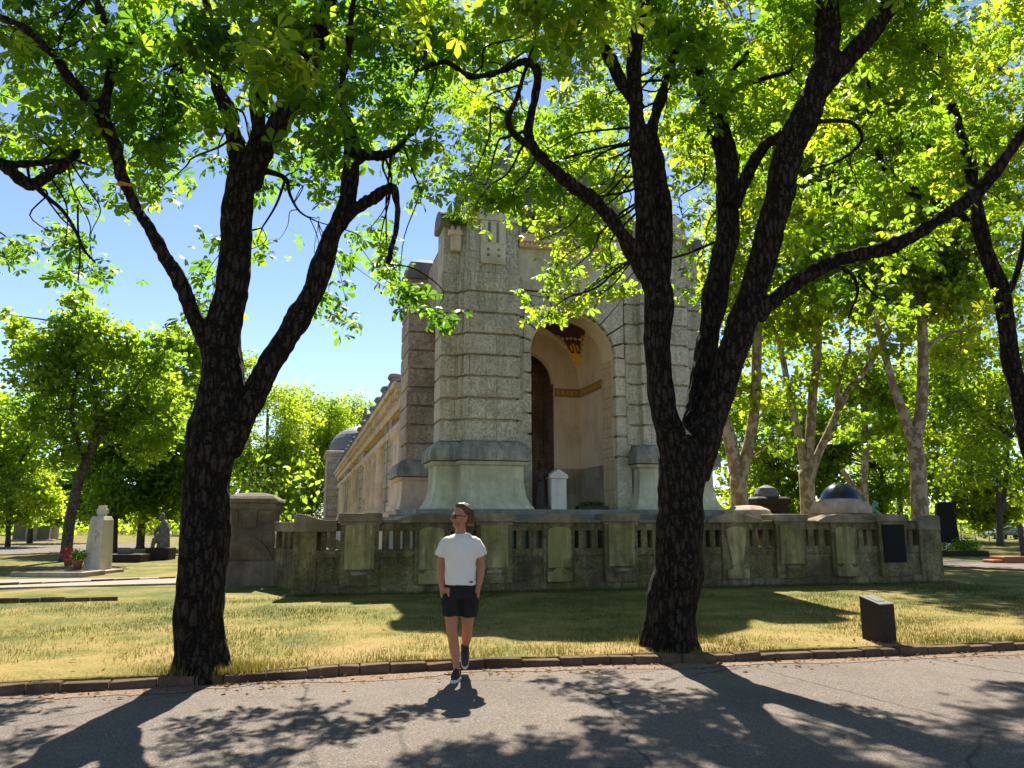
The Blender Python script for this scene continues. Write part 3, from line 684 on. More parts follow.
# dado line and gold frieze
q = MB(); q.box(bx + brad + .02, IX1, IY1 - .03, IY1, 1.9, 3.25); q.box(IX1 - .03, IX1, 20.95, IY1 - .03, 1.9, 3.25); q.build('dado', M['tan'], pav, bevel=.01)
q = MB(); q.box(bx + brad + .02, IX1, IY1 - .035, IY1, 5.55, 5.82); q.box(IX1 - .035, IX1, IY0 + .1, IY1 - .035, 5.55, 5.82); fz = q.build('frieze_band', M['bandtan'], pav, bevel=.008)
for i in range(6): MB().box(bx + brad + .10 + i * .15, bx + brad + .19 + i * .15, IY1 - .042, IY1 - .036, 5.62, 5.75).build('gold_rosette', M['gold'], fz)
for i in range(12): MB().box(IX1 - .042, IX1 - .036, 20.6 + i * .2, 20.72 + i * .2, 5.62, 5.75).build('gold_rosette', M['gold'], fz)
# sail vault and its mosaic corner
cx_, cy_ = (IX0 + IX1) / 2, (IY0 + IY1) / 2; ax_, ay_ = (IX1 - IX0) / 2, (IY1 - IY0) / 2; rs = math.hypot(ax_, ay_)
def vz_(x, y): return 5.85 + math.sqrt(max(0, rs * rs - (x - cx_) ** 2 - (y - cy_) ** 2)) * 1.05
def patch(fx, fy, keep, off, n=40):
    vs = []; fs = []; idx = {}
    for i in range(n + 1):
        for j in range(n + 1):
            x = fx[0] + (fx[1] - fx[0]) * i / n; y = fy[0] + (fy[1] - fy[0]) * j / n
            idx[i, j] = len(vs); vs.append((x, y, vz_(x, y) - off))
    for i in range(n):
        for j in range(n):
            if keep(fx[0] + (fx[1] - fx[0]) * (i + .5) / n, fy[0] + (fy[1] - fy[0]) * (j + .5) / n): fs.append((idx[i, j], idx[i, j + 1], idx[i + 1, j + 1], idx[i + 1, j]))
    return MB().add(vs, fs)
patch((IX0, IX1), (IY0, IY1), lambda x, y: True, 0).build('vault', M['plaster'], pav, smooth=True)
def inmos(x, y, m=0):
    u, v = (IX1 - x), (IY1 - y); r_ = math.hypot(x - cx_, y - cy_)
    return r_ > 1.05 + m and abs(u - v) < (u + v) * .72 - m * .3
mos = patch((IX1 - 1.3, IX1), (IY1 - 1.3, IY1), lambda x, y: inmos(x, y), .012, 60).build('mosaic', M['maroon'], pav, smooth=True)
patch((IX1 - 1.3, IX1), (IY1 - 1.3, IY1), lambda x, y: inmos(x, y, .04) and ((IX1 - x) + (IY1 - y) < .40 or (abs((IX1 - x) - (IY1 - y)) > .56 * ((IX1 - x) + (IY1 - y)) and (IX1 - x) + (IY1 - y) < 1.0) or (abs((IX1 - x) - (IY1 - y)) < .05 and (IX1 - x) + (IY1 - y) < .66) or (abs(abs((IX1 - x) - (IY1 - y)) - .16) < .05 and .46 < (IX1 - x) + (IY1 - y) < .62)), .02, 90).build('gold_pattern', M['gold'], mos, smooth=True)
q = MB()
for du, dv in ((.20, .62), (.31, .50), (.42, .40), (.52, .30), (.64, .20)):
    x, y = IX1 - du, IY1 - dv; MB().ell((x, y, vz_(x, y) - .02), (.058, .058, .05), 12, 6).build('pale_medallion', M['medal'], mos, smooth=True)
# roof and dome
q = MB(); q.box(3.6, 10.7, 20.4, 24.4, 9.2, 9.7); q.box(3.9, 10.4, 20.2, 24.2, 9.7, 9.95); q.build('roof', M['slate'], pav, bevel=.04)
dc = (6.75, 21.9)
q = MB(); q.lathe([(2.75, 9.94), (2.75, 10.5), (2.85, 10.55), (2.85, 10.75), (2.62, 10.8), (2.62, 10.9)] + [(2.66 * math.cos(a) ** .8, 10.92 + 2.15 * math.sin(a)) for a in np.linspace(.02, 1.50, 14)] + [(.3, 13.08), (.28, 13.4), (.05, 13.55)], 48, dc); q.build('dome', M['slate'], pav, smooth=False, bevel=0)
q = MB()
for k in range(16):
    a = 2 * math.pi * k / 16
    q.tube([(dc[0] + 2.68 * math.cos(t_) ** .8 * math.cos(a), dc[1] + 2.68 * math.cos(t_) ** .8 * math.sin(a), 10.92 + 2.17 * math.sin(t_)) for t_ in np.linspace(.02, 1.4, 10)], .05, 6)
q.build('dome_ribs', M['slate'], pav)
g = np.random.default_rng(11)
pv = thing('ledge_plant', 'small green plant rooted on the corner ledge of the pavilion', 'plant', (0, 0, 0), BR)
pp = blob(g, (3.62, 19.26, 9.62), (.34, .18, .24), 260); leaf_mesh('foliage', pp, g.uniform(.06, .13, 260), M['plant'], pv, 1, .8, .2, .5, 3)
q = MB()
for k in range(6): q.tube([(3.6, 19.34, 9.3), (3.6 + random.uniform(-.25, .25), 19.24, 9.7)], .008, 5)
q.build('stem', M['midbark'], pv)

# ------------------------------------------------------------------ wing receding behind
wing = thing('arcade_wing', 'long low arcade wing of pinkish stone with columns running back from the pavilion', 'building', (0, 0, 0), BR)
y0, y1 = 24.6, 74.0
q = MB(); q.box(3.35, 9.5, y0, y1, 0, 5.75); q.build('wing_wall', M['pink'], wing)
q = MB(); q.box(2.85, 3.4, y0, y1, 0, 1.7); q.box(2.95, 3.4, y0, y1, 1.7, 1.95); q.build('wing_plinth', M['pink'], wing, bevel=.02)
pils = [28.6, 30.1, 42.6, 44.6, 57.5, 60.5, 71.0]
for p in pils:
    w_ = .55 if p < 35 else .8
    q = MB(); q.sweep([(2.98, p + w_), (2.98, p - w_), (3.4, p - w_), (3.4, p + w_)], [(.03, 1.95), (.03, 2.3)] + courses(6, 2.3, .5, .05) + [(0, 5.3)]); q.build('pilaster', M['pinkrust'], wing, bevel=.01, seg=1)
for c in (25.6, 26.6, 27.4, 33.0, 35.4, 37.8, 40.2, 47.5, 50.5, 53.5, 64.0, 67.0):
    q = MB(); q.lathe([(.34, 1.95), (.34, 2.1), (.27, 2.16), (.26, 2.5), (.22, 4.35), (.27, 4.42), (.33, 4.5), (.33, 4.62)], 16, (3.12, c)); q.build('column', M['pink'], wing, bevel=0)
q = MB(); q.box(2.93, 3.45, y0, y1, 4.62, 4.9); q.build('lintel_band', M['pink'], wing, bevel=.02)
q = MB(); q.box(2.90, 3.5, y0, y1, 5.3, 5.75); q.box(2.62, 9.6, y0, y1, 5.86, 6.05); q.box(2.74, 9.55, y0, y1, 5.75, 5.865)
yy = y0 + .3
while yy < y1: q.box(2.72, 2.95, yy, yy + .22, 5.58, 5.755); yy += .62
q.build('wing_cornice', M['pink'], wing, bevel=.02)
q = MB(); q.slab_xz([(2.72, 6.05), (9.4, 6.05), (6.1, 7.3)], y0, y1); q.build('wing_roof', M['tile'], wing)
yy = 26.0
while yy < y1:
    q = MB(); q.box(2.66, 3.0, yy - .55, yy + .55, 6.05, 6.30); q.lathe([(.17, 6.30), (.26, 6.40), (.2, 6.55), (.05, 6.62)], 10, (2.83, yy)); q.build('roof_ornament', M['slate'], wing, bevel=.02); yy += 2.6
far = thing('far_pavilion', 'distant stone corner pavilion with dark slate dome and finial behind the wing', 'pavilion', (0, 0, 0), BR)
q = MB(); q.sweep([(2.0, 82), (2.0, 74.2), (10.2, 74.2), (10.2, 82)], [(.2, 0), (.2, 1.9), (0, 2.0)] + courses(10, 2.0, .62, .08) + [(0, 7.8), (.2, 7.85), (.2, 8.1), (0, 8.15)]); q.build('pavilion_body', M['pinkrust'], far, bevel=.03, seg=1)
q = MB(); q.lathe([(3.3, 8.1), (3.3, 8.4)] + [(3.4 * math.cos(a), 8.4 + 2.6 * math.sin(a)) for a in np.linspace(0, 1.45, 10)] + [(.3, 11.2), (.25, 12.0), (.03, 12.9)], 24, (5.6, 77.8)); q.build('dome', M['fardome'], far)

# ------------------------------------------------------------------ things under the arch
t = thing('bronze_statue', 'dark bronze draped figure standing at the left side of the arch', 'statue', (5.92, 19.06, 1.912), BR)
t.location = Matrix.Rotation(BR, 3, 'Z') @ Vector((5.86, 19.02, 1.912))
q = MB(); q.tube([(0, 0, .0), (0, 0, .2), (.0, 0, .55), (0, 0, .72), (0, 0, .92), (0, 0, 1.05), (0, 0, 1.1)], [.17, .15, .13, .11, .13, .10, .045], 14)
q.ell((-.01, -.01, 1.19), (.065, .075, .09)); q.tube([(-.12, 0, 1.03), (-.17, -.03, .82), (-.05, -.14, .74)], [.05, .042, .03], 8); q.tube([(.12, 0, 1.03), (.17, -.05, .85), (.06, -.15, .86)], [.05, .042, .03], 8)
random.seed(2)
for k in range(9):
    a = k * .7; q.tube([(.15 * math.cos(a), .15 * math.sin(a), .02), (.10 * math.cos(a + .2), .1 * math.sin(a + .2), .62)], [.035, .02], 6)
q.build_remesh('figure', M['bronze'], t, .016, 3)
q = MB(); q.box(-.2, .2, -.2, .2, 0, .06); q.build('base', M['bronze'], t, bevel=.01)
t = thing('white_stele', 'white marble stele with pointed top standing in front of the arch', 'gravestone', tuple(Matrix.Rotation(BR, 3, 'Z') @ Vector((6.28, 18.98, 1.912))), BR)
q = MB(); q.box(-.20, .20, -.18, .18, 0, .78); q.build('shaft', M['white'], t, bevel=.012)
q = MB(); q.slab_xz([(-.235, .78), (.235, .78), (.235, .87), (0, 1.02), (-.235, .87)], -.21, .21); q.build('gabled_cap', M['white'], t, bevel=.01)
t = thing('planter', 'long low planter of dark plants on the floor under the arch', 'planter', tuple(Matrix.Rotation(BR, 3, 'Z') @ Vector((7.30, 19.15, 1.912))), BR)
q = MB(); q.box(-.42, .42, -.13, .13, 0, .10); q.build('box', M['bronze'], t, bevel=.01)
g = np.random.default_rng(3); pp = blob(g, (0, 0, .14), (.40, .12, .09), 500); leaf_mesh('foliage', pp, g.uniform(.04, .08, 500), M['darkleaf'], t, 1, .9, .1, .5, 3)

# ================================================================== TREES
def smooth_path(pts, rad, sub=5):
    """Catmull-Rom through points"""
    P = [Vector(p) for p in pts]; out = []; rr = []
    for i in range(len(P) - 1):
        p0, p1, p2, p3 = P[max(i - 1, 0)], P[i], P[i + 1], P[min(i + 2, len(P) - 1)]
        for k in range(sub):
            f = k / sub
            out.append(.5 * ((2 * p1) + (p2 - p0) * f + (2 * p0 - 5 * p1 + 4 * p2 - p3) * f * f + (3 * p1 - p0 - 3 * p2 + p3) * f ** 3))
            rr.append(rad[i] * (1 - f) + rad[i + 1] * f)
    out.append(P[-1]); rr.append(rad[-1]); return out, rr

def limb_from_pixels(rows):
    """rows of (u, v, distance, half width in pixels) -> points, radii in metres"""
    return [at(u, v, d) for u, v, d, r in rows], [r * d / F for u, v, d, r in rows]

def big_tree(name, label, limbs, clusters, leafm, dist, seed, leafsize=.15, up_extra=(), dens=.062, thick=.9, barkm=None, depth=1.0):
    limbs = [[(u, v, d, w * thick) for u, v, d, w in rows] for rows in limbs]
    g = np.random.default_rng(seed); random.seed(seed)
    base = limb_from_pixels(limbs[0])[0][0]
    t = thing(name, label, 'tree', (base.x, base.y, .1)); inv = Vector((base.x, base.y, .1))
    q = MB(); sk = []; thin = MB()
    for rows in limbs:
        p, r = limb_from_pixels(rows); p, r = smooth_path(p, r, 6)
        for k in range(len(p)):       # a little natural wander
            w = min(1, k / 4) * r[k] * .35
            p[k] = p[k] + Vector((noise.noise(p[k] * 1.3), noise.noise(p[k] * 1.3 + Vector((9, 0, 0))), 0)) * w
        p = [x - inv for x in p]
        (q if max(r) > .05 else thin).tube(p, r, 18 if max(r) > .05 else 8)
        sk += [(x, rr) for x, rr in zip(p, r)]
    # root flare
    r0 = limb_from_pixels(limbs[0])[1][0]
    for k in range(6):
        a = k * 1.05 + seed; q.tube([(.45 * r0 * math.cos(a), .45 * r0 * math.sin(a), .50), (.72 * r0 * math.cos(a), .72 * r0 * math.sin(a), .10), (1.0 * r0 * math.cos(a), 1.0 * r0 * math.sin(a), -.12)], [r0 * .30, r0 * .32, r0 * .30], 8)
    def disp(p):
        a = Vector((p.x * 9, p.y * 9, p.z * 1.7)); w = Vector((p.x * 24, p.y * 24, p.z * 5))
        return .022 * noise.noise(a) + .015 * noise.noise(w) + .035 * noise.noise(p * 1.9) + .03 * max(0, noise.noise(p * 4.1 + Vector((5, 1, 2))) - .25)
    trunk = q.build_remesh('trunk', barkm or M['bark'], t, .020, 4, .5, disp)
    # clusters -> leaves and twigs
    P = []; T = []
    SK = np.array([tuple(x) for x, r in sk]); SR = np.array([r for x, r in sk])
    allc = []
    for (u, v, r, *o) in clusters:
        d = dist + (o[0] if o else (g.normal(.7, .8) if v < 130 else .9 + min(1.6, (v - 130) * .012) + g.normal(0, .45))); allc.append((at(u, v, d) - inv, r * d / F, r, .1 if len(o) > 1 else 0))
    for (c, rad) in up_extra: allc.append((Vector(c) - inv, rad, rad * F / dist, 0))
    for c, rad, rpx, ty in allc:
        n = max(5, int(dens * rpx * rpx)); rd = np.array([rad, rad * depth * 1.15, rad * .85])
        sub = max(2, int(n / 9)); cen = blob(g, tuple(c), rd, sub, .2)
        i = int(np.argmin(np.linalg.norm(SK - np.array(tuple(c)), axis=1) + SR * 1.0)); s0 = Vector(SK[i])
        mid = s0.lerp(c, .5) + Vector((g.normal(0, .12), g.normal(0, .12), .10)) * max(.3, (c - s0).length * .5)
        rr = min(.022, max(.007, SR[i] * .4), .008 + .007 * (c - s0).length); L0 = (c - s0).length
        jit = lambda: Vector((g.normal(0, .07), g.normal(0, .07), g.normal(0, .06))) * min(1.5, L0)
        pp_, rr_ = smooth_path([s0, s0.lerp(mid, .5) + jit(), mid + jit(), mid.lerp(c, .5) + jit(), c], [rr, rr * .85, rr * .7, rr * .5, rr * .35], 4); thin.tube(pp_, rr_, 6)
        base_t = g.uniform(.25, .72) + ty
        for s_ in cen:
            m_ = 9 + int(g.integers(0, 3)); lp = s_ + g.normal(0, 1, (m_, 3)) * np.array([.16, .16, .10])
            P.append(lp); T.append(np.full(m_, base_t + g.normal(0, .12)))
            sv = Vector(s_); bnd = Vector((g.normal(0, .06), g.normal(0, .06), .05)); thin.tube([c, c.lerp(sv, .35) + bnd, c.lerp(sv, .7) + bnd * .8, sv], [rr * .35, rr * .3, rr * .22, .002], 5)
    thin.build('branch', barkm or M['bark'], t)
    P = np.concatenate(P); T = np.concatenate(T)
    cr = leaf_mesh('crown', P, g.uniform(.5, 1.3, len(P)) * leafsize, leafm, t, 5, .62, .38, .50, seed, T, obovate=True)
    return t, trunk, inv

D1 = 8.40
limbsA = [
    [(199, 684, D1, 31), (200, 655, D1, 28), (202, 600, D1, 27.5), (207, 540, D1, 26.5), (210, 480, D1, 27), (216, 430, D1, 30), (220, 390, D1, 26), (221, 345, D1, 23), (229, 290, D1, 20), (236, 245, D1, 19), (241, 205, D1, 18), (244, 175, D1, 17)],
    [(226, 455, D1, 18), (237, 420, D1, 17), (258, 388, D1 + .05, 15.5), (280, 352, D1 + .1, 15), (302, 312, D1 + .2, 15), (318, 275, D1 + .25, 13), (334, 236, D1 + .3, 12), (346, 205, D1 + .3, 11), (350, 172, D1 + .35, 10), (352, 140, D1 + .3, 8), (342, 95, D1, 6), (350, 40, D1 - .3, 5), (360, -60, D1 - .5, 4)],
    [(340, 226, D1 + .3, 10), (352, 212, D1 + .3, 9), (372, 199, D1 + .2, 8), (393, 187, D1 + .1, 7), (398, 205, D1, 5.5), (397, 225, D1, 5), (392, 246, D1, 4.2), (388, 264, D1, 3)],
    [(350, 170, D1 + .35, 7), (362, 156, D1 + .5, 6), (385, 156, D1 + .6, 5), (402, 143, D1 + .7, 4), (420, 120, D1 + .8, 3)],
    [(216, 370, D1, 14), (203, 338, D1 - .1, 11), (190, 308, D1 - .2, 10), (176, 275, D1 - .3, 9.5), (160, 247, D1 - .4, 9), (146, 224, D1 - .5, 8.5), (131, 196, D1 - .5, 8), (121, 172, D1 - .6, 8), (113, 140, D1 - .6, 8), (100, 112, D1 - .7, 7.5), (82, 92, D1 - .8, 6.5), (64, 70, D1 - .9, 5.5), (42, 44, D1 - 1.0, 4.5), (18, 24, D1 - 1.1, 4), (-20, 10, D1 - 1.2, 3)],
    [(102, 113, D1 - .7, 7), (108, 88, D1 - .6, 6.5), (112, 66, D1 - .5, 6), (118, 45, D1 - .4, 5), (100, 10, D1 - .3, 4), (90, -60, D1, 3)],
    [(118, 46, D1 - .4, 4), (140, 44, D1 - .2, 3), (165, 40, D1, 2)],
    [(243, 182, D1, 14), (236, 145, D1 + .1, 10.5), (228, 112, D1 + .2, 9.5), (216, 82, D1 + .3, 7.5), (218, 40, D1 + .5, 6), (205, -10, D1 + .6, 5), (200, -120, D1 + .8, 3)],
    [(246, 182, D1, 14), (256, 140, D1, 11), (258, 95, D1 + .2, 10), (257, 62, D1 + .3, 9), (246, 20, D1 + .5, 7), (240, -60, D1 + .6, 5), (250, -160, D1 + .7, 3)],
    [(248, 186, D1, 15), (265, 152, D1 - .1, 13.5), (283, 115, D1 - .2, 13), (300, 80, D1 - .3, 12), (314, 48, D1 - .4, 13), (328, 8, D1 - .5, 11), (345, -60, D1 - .5, 8), (360, -150, D1 - .4, 5)],
    [(216, 80, D1 + .3, 5), (200, 66, D1 + .3, 4), (186, 60, D1 + .3, 3)],
    [(262, 170, D1, 5), (285, 178, D1 + .2, 3), (290, 195, D1 + .3, 2), (300, 212, D1 + .4, 1.3), (318, 222, D1 + .4, .8)],
    [(285, 180, D1 + .2, 2), (276, 205, D1 + .2, 1.5), (262, 228, D1 + .2, 1)],
]
clA = [(200, 40, 40, -1.6), (285, 65, 34, -1.8), (20, 35, 50), (80, 25, 60), (150, 25, 60), (210, 35, 52), (275, 30, 52), (335, 40, 55), (400, 35, 55), (445, 55, 42), (110, 70, 45), (55, 75, 38), (180, 80, 45), (245, 80, 40), (300, 80, 40),
       (100, 150, 34), (160, 188, 18), (188, 118, 34), (60, 112, 26), (15, 150, 18), (120, 195, 14), (20, 70, 24), (75, 132, 32), (45, 155, 22), (150, 118, 44), (165, 150, 36), (130, 160, 26), (215, 125, 26), (222, 168, 20), (150, 185, 16), (120, 110, 35),
       (310, 115, 40), (350, 95, 45), (400, 105, 42), (430, 140, 28), (425, 180, 26), (395, 150, 28), (370, 135, 30), (330, 150, 30), (315, 185, 24), (285, 130, 25),
       (225, 250, 14), (205, 275, 14), (212, 305, 12), (190, 320, 8), (255, 190, 14), (340, 265, 14), (330, 300, 10), (345, 318, 9), (388, 246, 15), (400, 275, 16), (418, 296, 15), (438, 312, 9), (380, 268, 12), (405, 300, 10), (372, 226, 12), (270, 165, 16), (265, 245, 8), (300, 170, 22)]
g = np.random.default_rng(21)
upA = [(at(g.uniform(-60, 470), g.uniform(-420, -10), D1 + g.uniform(-1.6, 1.9)), g.uniform(.5, .8)) for k in range(38)]
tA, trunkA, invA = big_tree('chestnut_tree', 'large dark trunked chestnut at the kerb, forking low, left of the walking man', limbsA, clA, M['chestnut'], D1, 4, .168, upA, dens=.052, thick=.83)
c0 = at(124, 184, D1 - .65) - invA
q = MB(); random.seed(12)
for k in range(9): q.ell(tuple(c0 + Vector((random.uniform(-.06, .06), random.uniform(-.05, .02), random.uniform(-.03, .03)))), (random.uniform(.02, .042), random.uniform(.02, .04), random.uniform(.012, .02)), 10, 6)
q.build_remesh('yellow_fungus', M['cut'], tA, .009, 1)

D2 = 9.85
limbsB = [
    [(669, 655, D2, 29), (670, 630, D2, 27), (672, 590, D2, 27), (677, 540, D2, 25.5), (683, 495, D2, 25), (686, 462, D2, 27), (685, 446, D2, 20), (685, 434, D2, 8)],
    [(684, 480, D2, 18), (674, 445, D2, 16), (665, 405, D2, 15), (659, 355, D2, 15), (657, 310, D2, 16), (655, 275, D2, 17), (649, 240, D2, 13), (644, 195, D2, 11), (640, 150, D2 - .1, 11), (635, 100, D2 - .2, 10), (634, 60, D2 - .2, 9), (642, 15, D2 - .3, 8), (655, -60, D2 - .3, 6), (650, -150, D2, 4)],
    [(658, 290, D2, 14), (663, 245, D2 + .1, 12), (663, 205, D2 + .2, 11.5), (658, 165, D2 + .3, 10), (652, 135, D2 + .4, 8), (660, 100, D2 + .5, 6), (672, 60, D2 + .7, 5), (690, 20, D2 + .9, 4)],
    [(653, 285, D2, 12), (638, 258, D2 - .1, 9), (622, 236, D2 - .2, 8.5), (605, 214, D2 - .3, 8.5), (588, 196, D2 - .4, 8), (570, 184, D2 - .5, 8), (550, 166, D2 - .6, 7), (533, 148, D2 - .7, 6.5), (528, 130, D2 - .7, 6), (534, 100, D2 - .8, 6), (537, 72, D2 - .9, 5.5), (524, 62, D2 - 1, 5), (500, 72, D2 - 1.1, 4.5), (470, 76, D2 - 1.2, 4), (445, 62, D2 - 1.3, 3), (415, 72, D2 - 1.4, 2)],
    [(533, 148, D2 - .7, 4.5), (514, 134, D2 - .8, 4.5), (508, 118, D2 - .8, 4), (516, 100, D2 - .8, 3), (522, 80, D2 - .8, 2.5), (535, 40, D2 - .9, 2)],
    [(640, 110, D2, 7), (625, 90, D2 - .2, 7), (612, 62, D2 - .3, 6), (600, 38, D2 - .4, 5), (585, 0, D2 - .6, 4), (570, -60, D2 - .6, 3)],
    [(688, 478, D2, 17), (692, 430, D2 + .15, 13), (702, 380, D2 + .25, 13), (712, 328, D2 + .35, 13.5), (719, 275, D2 + .4, 13), (727, 230, D2 + .5, 12.5), (727, 195, D2 + .5, 11), (720, 150, D2 + .6, 9.5), (709, 112, D2 + .7, 8), (700, 80, D2 + .8, 6), (690, 40, D2 + .9, 5), (680, -40, D2 + 1, 3)],
    [(727, 205, D2 + .5, 9), (732, 165, D2 + .4, 8), (722, 120, D2 + .4, 6), (728, 80, D2 + .3, 4), (750, 50, D2 + .2, 3)],
    [(692, 478, D2, 19), (704, 435, D2, 17), (722, 388, D2 - .1, 16.5), (740, 336, D2 - .2, 16), (755, 288, D2 - .3, 15.5), (769, 235, D2 - .4, 16), (783, 180, D2 - .5, 17), (796, 138, D2 - .6, 17), (812, 100, D2 - .7, 17), (826, 60, D2 - .8, 15), (828, 15, D2 - .9, 14), (826, -60, D2 - 1, 10), (835, -160, D2 - 1, 6)],
    [(818, 92, D2 - .7, 13), (845, 62, D2 - .8, 12), (872, 28, D2 - .9, 11), (898, -10, D2 - 1, 9), (930, -80, D2 - 1.1, 6)],
    [(756, 318, D2 - .25, 10), (766, 308, D2 - .3, 8), (782, 293, D2 - .4, 7.5), (808, 274, D2 - .5, 7.5), (840, 260, D2 - .6, 8), (872, 252, D2 - .7, 8), (902, 241, D2 - .8, 8), (935, 222, D2 - .9, 7.5), (968, 200, D2 - 1, 7), (998, 168, D2 - 1.1, 6.5), (1022, 135, D2 - 1.2, 6), (1060, 90, D2 - 1.3, 4)],
    [(830, 265, D2 - .6, 3), (850, 272, D2 - .6, 2.5), (858, 290, D2 - .6, 2), (852, 308, D2 - .6, 1.4), (848, 318, D2 - .6, 1)],
    [(858, 275, D2 - .6, 2), (876, 296, D2 - .6, 1.3), (890, 300, D2 - .6, 1)],
    [(733, 205, D2 + .3, 8), (748, 172, D2 + .1, 7), (762, 150, D2 - .2, 7), (782, 134, D2 - .5, 6)],
    [(716, 128, D2 + .7, 4), (735, 90, D2 + .6, 4), (760, 80, D2 + .5, 3), (790, 72, D2 + .4, 2)],
    [(812, 122, D2 - .6, 3), (850, 122, D2 - .3, 2.5), (862, 140, D2 - .2, 2), (840, 160, D2, 1.5), (805, 170, D2, 1)],
]
clB = [(495, 165, 30, 1.6), (530, 160, 32, 1.9), (565, 165, 32, 1.5), (600, 185, 28, 1.8), (520, 200, 26, 1.7), (560, 205, 26, 2.0), (475, 205, 20, 1.4), (590, 225, 24, 1.6), (625, 215, 20, 1.7), (540, 240, 18, 1.8), (540, 12, 38, -3.6), (600, 2, 30, -3.4), (425, 12, 28, -3.2), (480, 55, 50), (520, 35, 50), (570, 55, 50), (605, 105, 42), (560, 110, 38), (500, 125, 34), (470, 135, 34), (485, 185, 30), (512, 200, 26), (460, 175, 24), (545, 180, 34), (558, 220, 28), (590, 200, 32), (612, 160, 32), (585, 245, 28), (565, 275, 28), (605, 268, 26), (548, 298, 16), (575, 300, 22), (560, 314, 9), (545, 318, 8), (620, 290, 16), (600, 295, 16), (455, 100, 35), (430, 85, 35),
       (690, 55, 45), (650, 45, 42), (720, 100, 36), (760, 85, 42), (690, 135, 30), (682, 215, 26), (697, 255, 20), (690, 292, 12), (750, 130, 36), (775, 205, 30), (740, 50, 42), (800, 50, 45), (860, 55, 45), (835, 130, 40), (870, 150, 40), (820, 200, 36), (800, 238, 24), (850, 215, 36), (900, 100, 45), (900, 180, 40), (860, 285, 26), (830, 298, 18), (885, 300, 28), (905, 255, 32), (940, 165, 38), (680, 20, 45), (620, 20, 45), (560, 10, 45), (745, 225, 18), (912, 40, 40), (840, 20, 40), (700, 170, 22), (640, 180, 18), (780, 10, 45), (925, 225, 28)]
g = np.random.default_rng(22)
upB = [(at(g.uniform(440, 960), g.uniform(-420, -10), D2 + g.uniform(-1.8, 2.2)), g.uniform(.5, .85)) for k in range(48)]
SV = Vector((math.cos(SUN_EL) * math.sin(SUN_AZ), math.cos(SUN_EL) * math.cos(SUN_AZ), math.sin(SUN_EL)))
def shade_spot(r, d, z):       # crown mass whose shade reaches the road at distance d, r to the right
    p = Vector((r * math.cos(YAW) + d * math.sin(YAW), -r * math.sin(YAW) + d * math.cos(YAW), 0)); return p + SV * (z / SV.z)
gs = np.random.default_rng(77)
for r_, d_, z_ in ((-.4, 5.5, 9.6), (.7, 5.7, 8.6), (1.3, 6.6, 8.4), (1.6, 5.9, 8.9), (2.2, 5.6, 9.6), (2.6, 6.5, 8.2), (3.1, 5.8, 9.0), (3.7, 6.4, 8.6), (4.2, 6.9, 9.2), (3.7, 5.6, 10.2), (4.9, 7.4, 8.8), (4.6, 6.2, 9.8), (5.4, 6.8, 9.4), (5.2, 7.8, 8.5)):
    upB.append((shade_spot(r_, d_, z_), gs.uniform(.34, .58)))
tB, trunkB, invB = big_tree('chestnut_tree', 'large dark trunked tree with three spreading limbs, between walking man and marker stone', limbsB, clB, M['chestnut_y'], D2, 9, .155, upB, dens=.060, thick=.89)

D3 = 10.2
limbsD = [
    [(1075, 640, D3 + .3, 26), (1062, 560, D3 + .3, 22), (1045, 470, D3 + .3, 18), (1027, 415, D3 + .2, 13), (1014, 370, D3 + .1, 11), (1006, 325, D3 + .1, 10.5), (998, 285, D3, 10.5), (986, 248, D3, 9.5), (978, 220, D3, 9), (974, 190, D3 + .1, 7.5), (968, 155, D3 + .2, 7), (957, 120, D3 + .3, 6.5), (947, 88, D3 + .4, 6), (940, 50, D3 + .5, 5), (933, 0, D3 + .6, 4.5), (930, -60, D3 + .7, 3)],
    [(980, 232, D3, 6), (958, 214, D3 + .3, 5.5), (930, 200, D3 + .6, 5), (905, 186, D3 + .8, 4.5), (882, 165, D3 + 1, 4), (872, 130, D3 + 1.1, 3.5), (868, 80, D3 + 1.1, 3)],
    [(1003, 305, D3, 4), (1020, 260, D3 - .2, 3.5), (1032, 180, D3 - .3, 3), (1040, 60, D3 - .3, 2)],
]
clD = [(1000, 70, 42), (1012, 140, 36), (1000, 200, 30), (1015, 30, 40), (975, 275, 22), (1012, 255, 28), (960, 90, 38), (975, 40, 36), (960, 150, 32), (950, 210, 28), (1018, 320, 22), (930, 120, 36), (890, 140, 30), (975, 130, 30), (1000, 300, 16), (945, 60, 36), (1010, 110, 35), (980, 235, 22), (1020, 200, 30)]
upD = [(at(g.uniform(900, 1250), g.uniform(-350, 150), D3 + g.uniform(-1.4, 1.2)), g.uniform(.5, .8)) for k in range(22)]
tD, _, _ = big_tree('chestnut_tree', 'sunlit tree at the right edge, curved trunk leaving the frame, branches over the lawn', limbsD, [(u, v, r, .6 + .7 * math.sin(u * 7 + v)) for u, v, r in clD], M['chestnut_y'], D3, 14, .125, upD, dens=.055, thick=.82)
D4 = 8.2
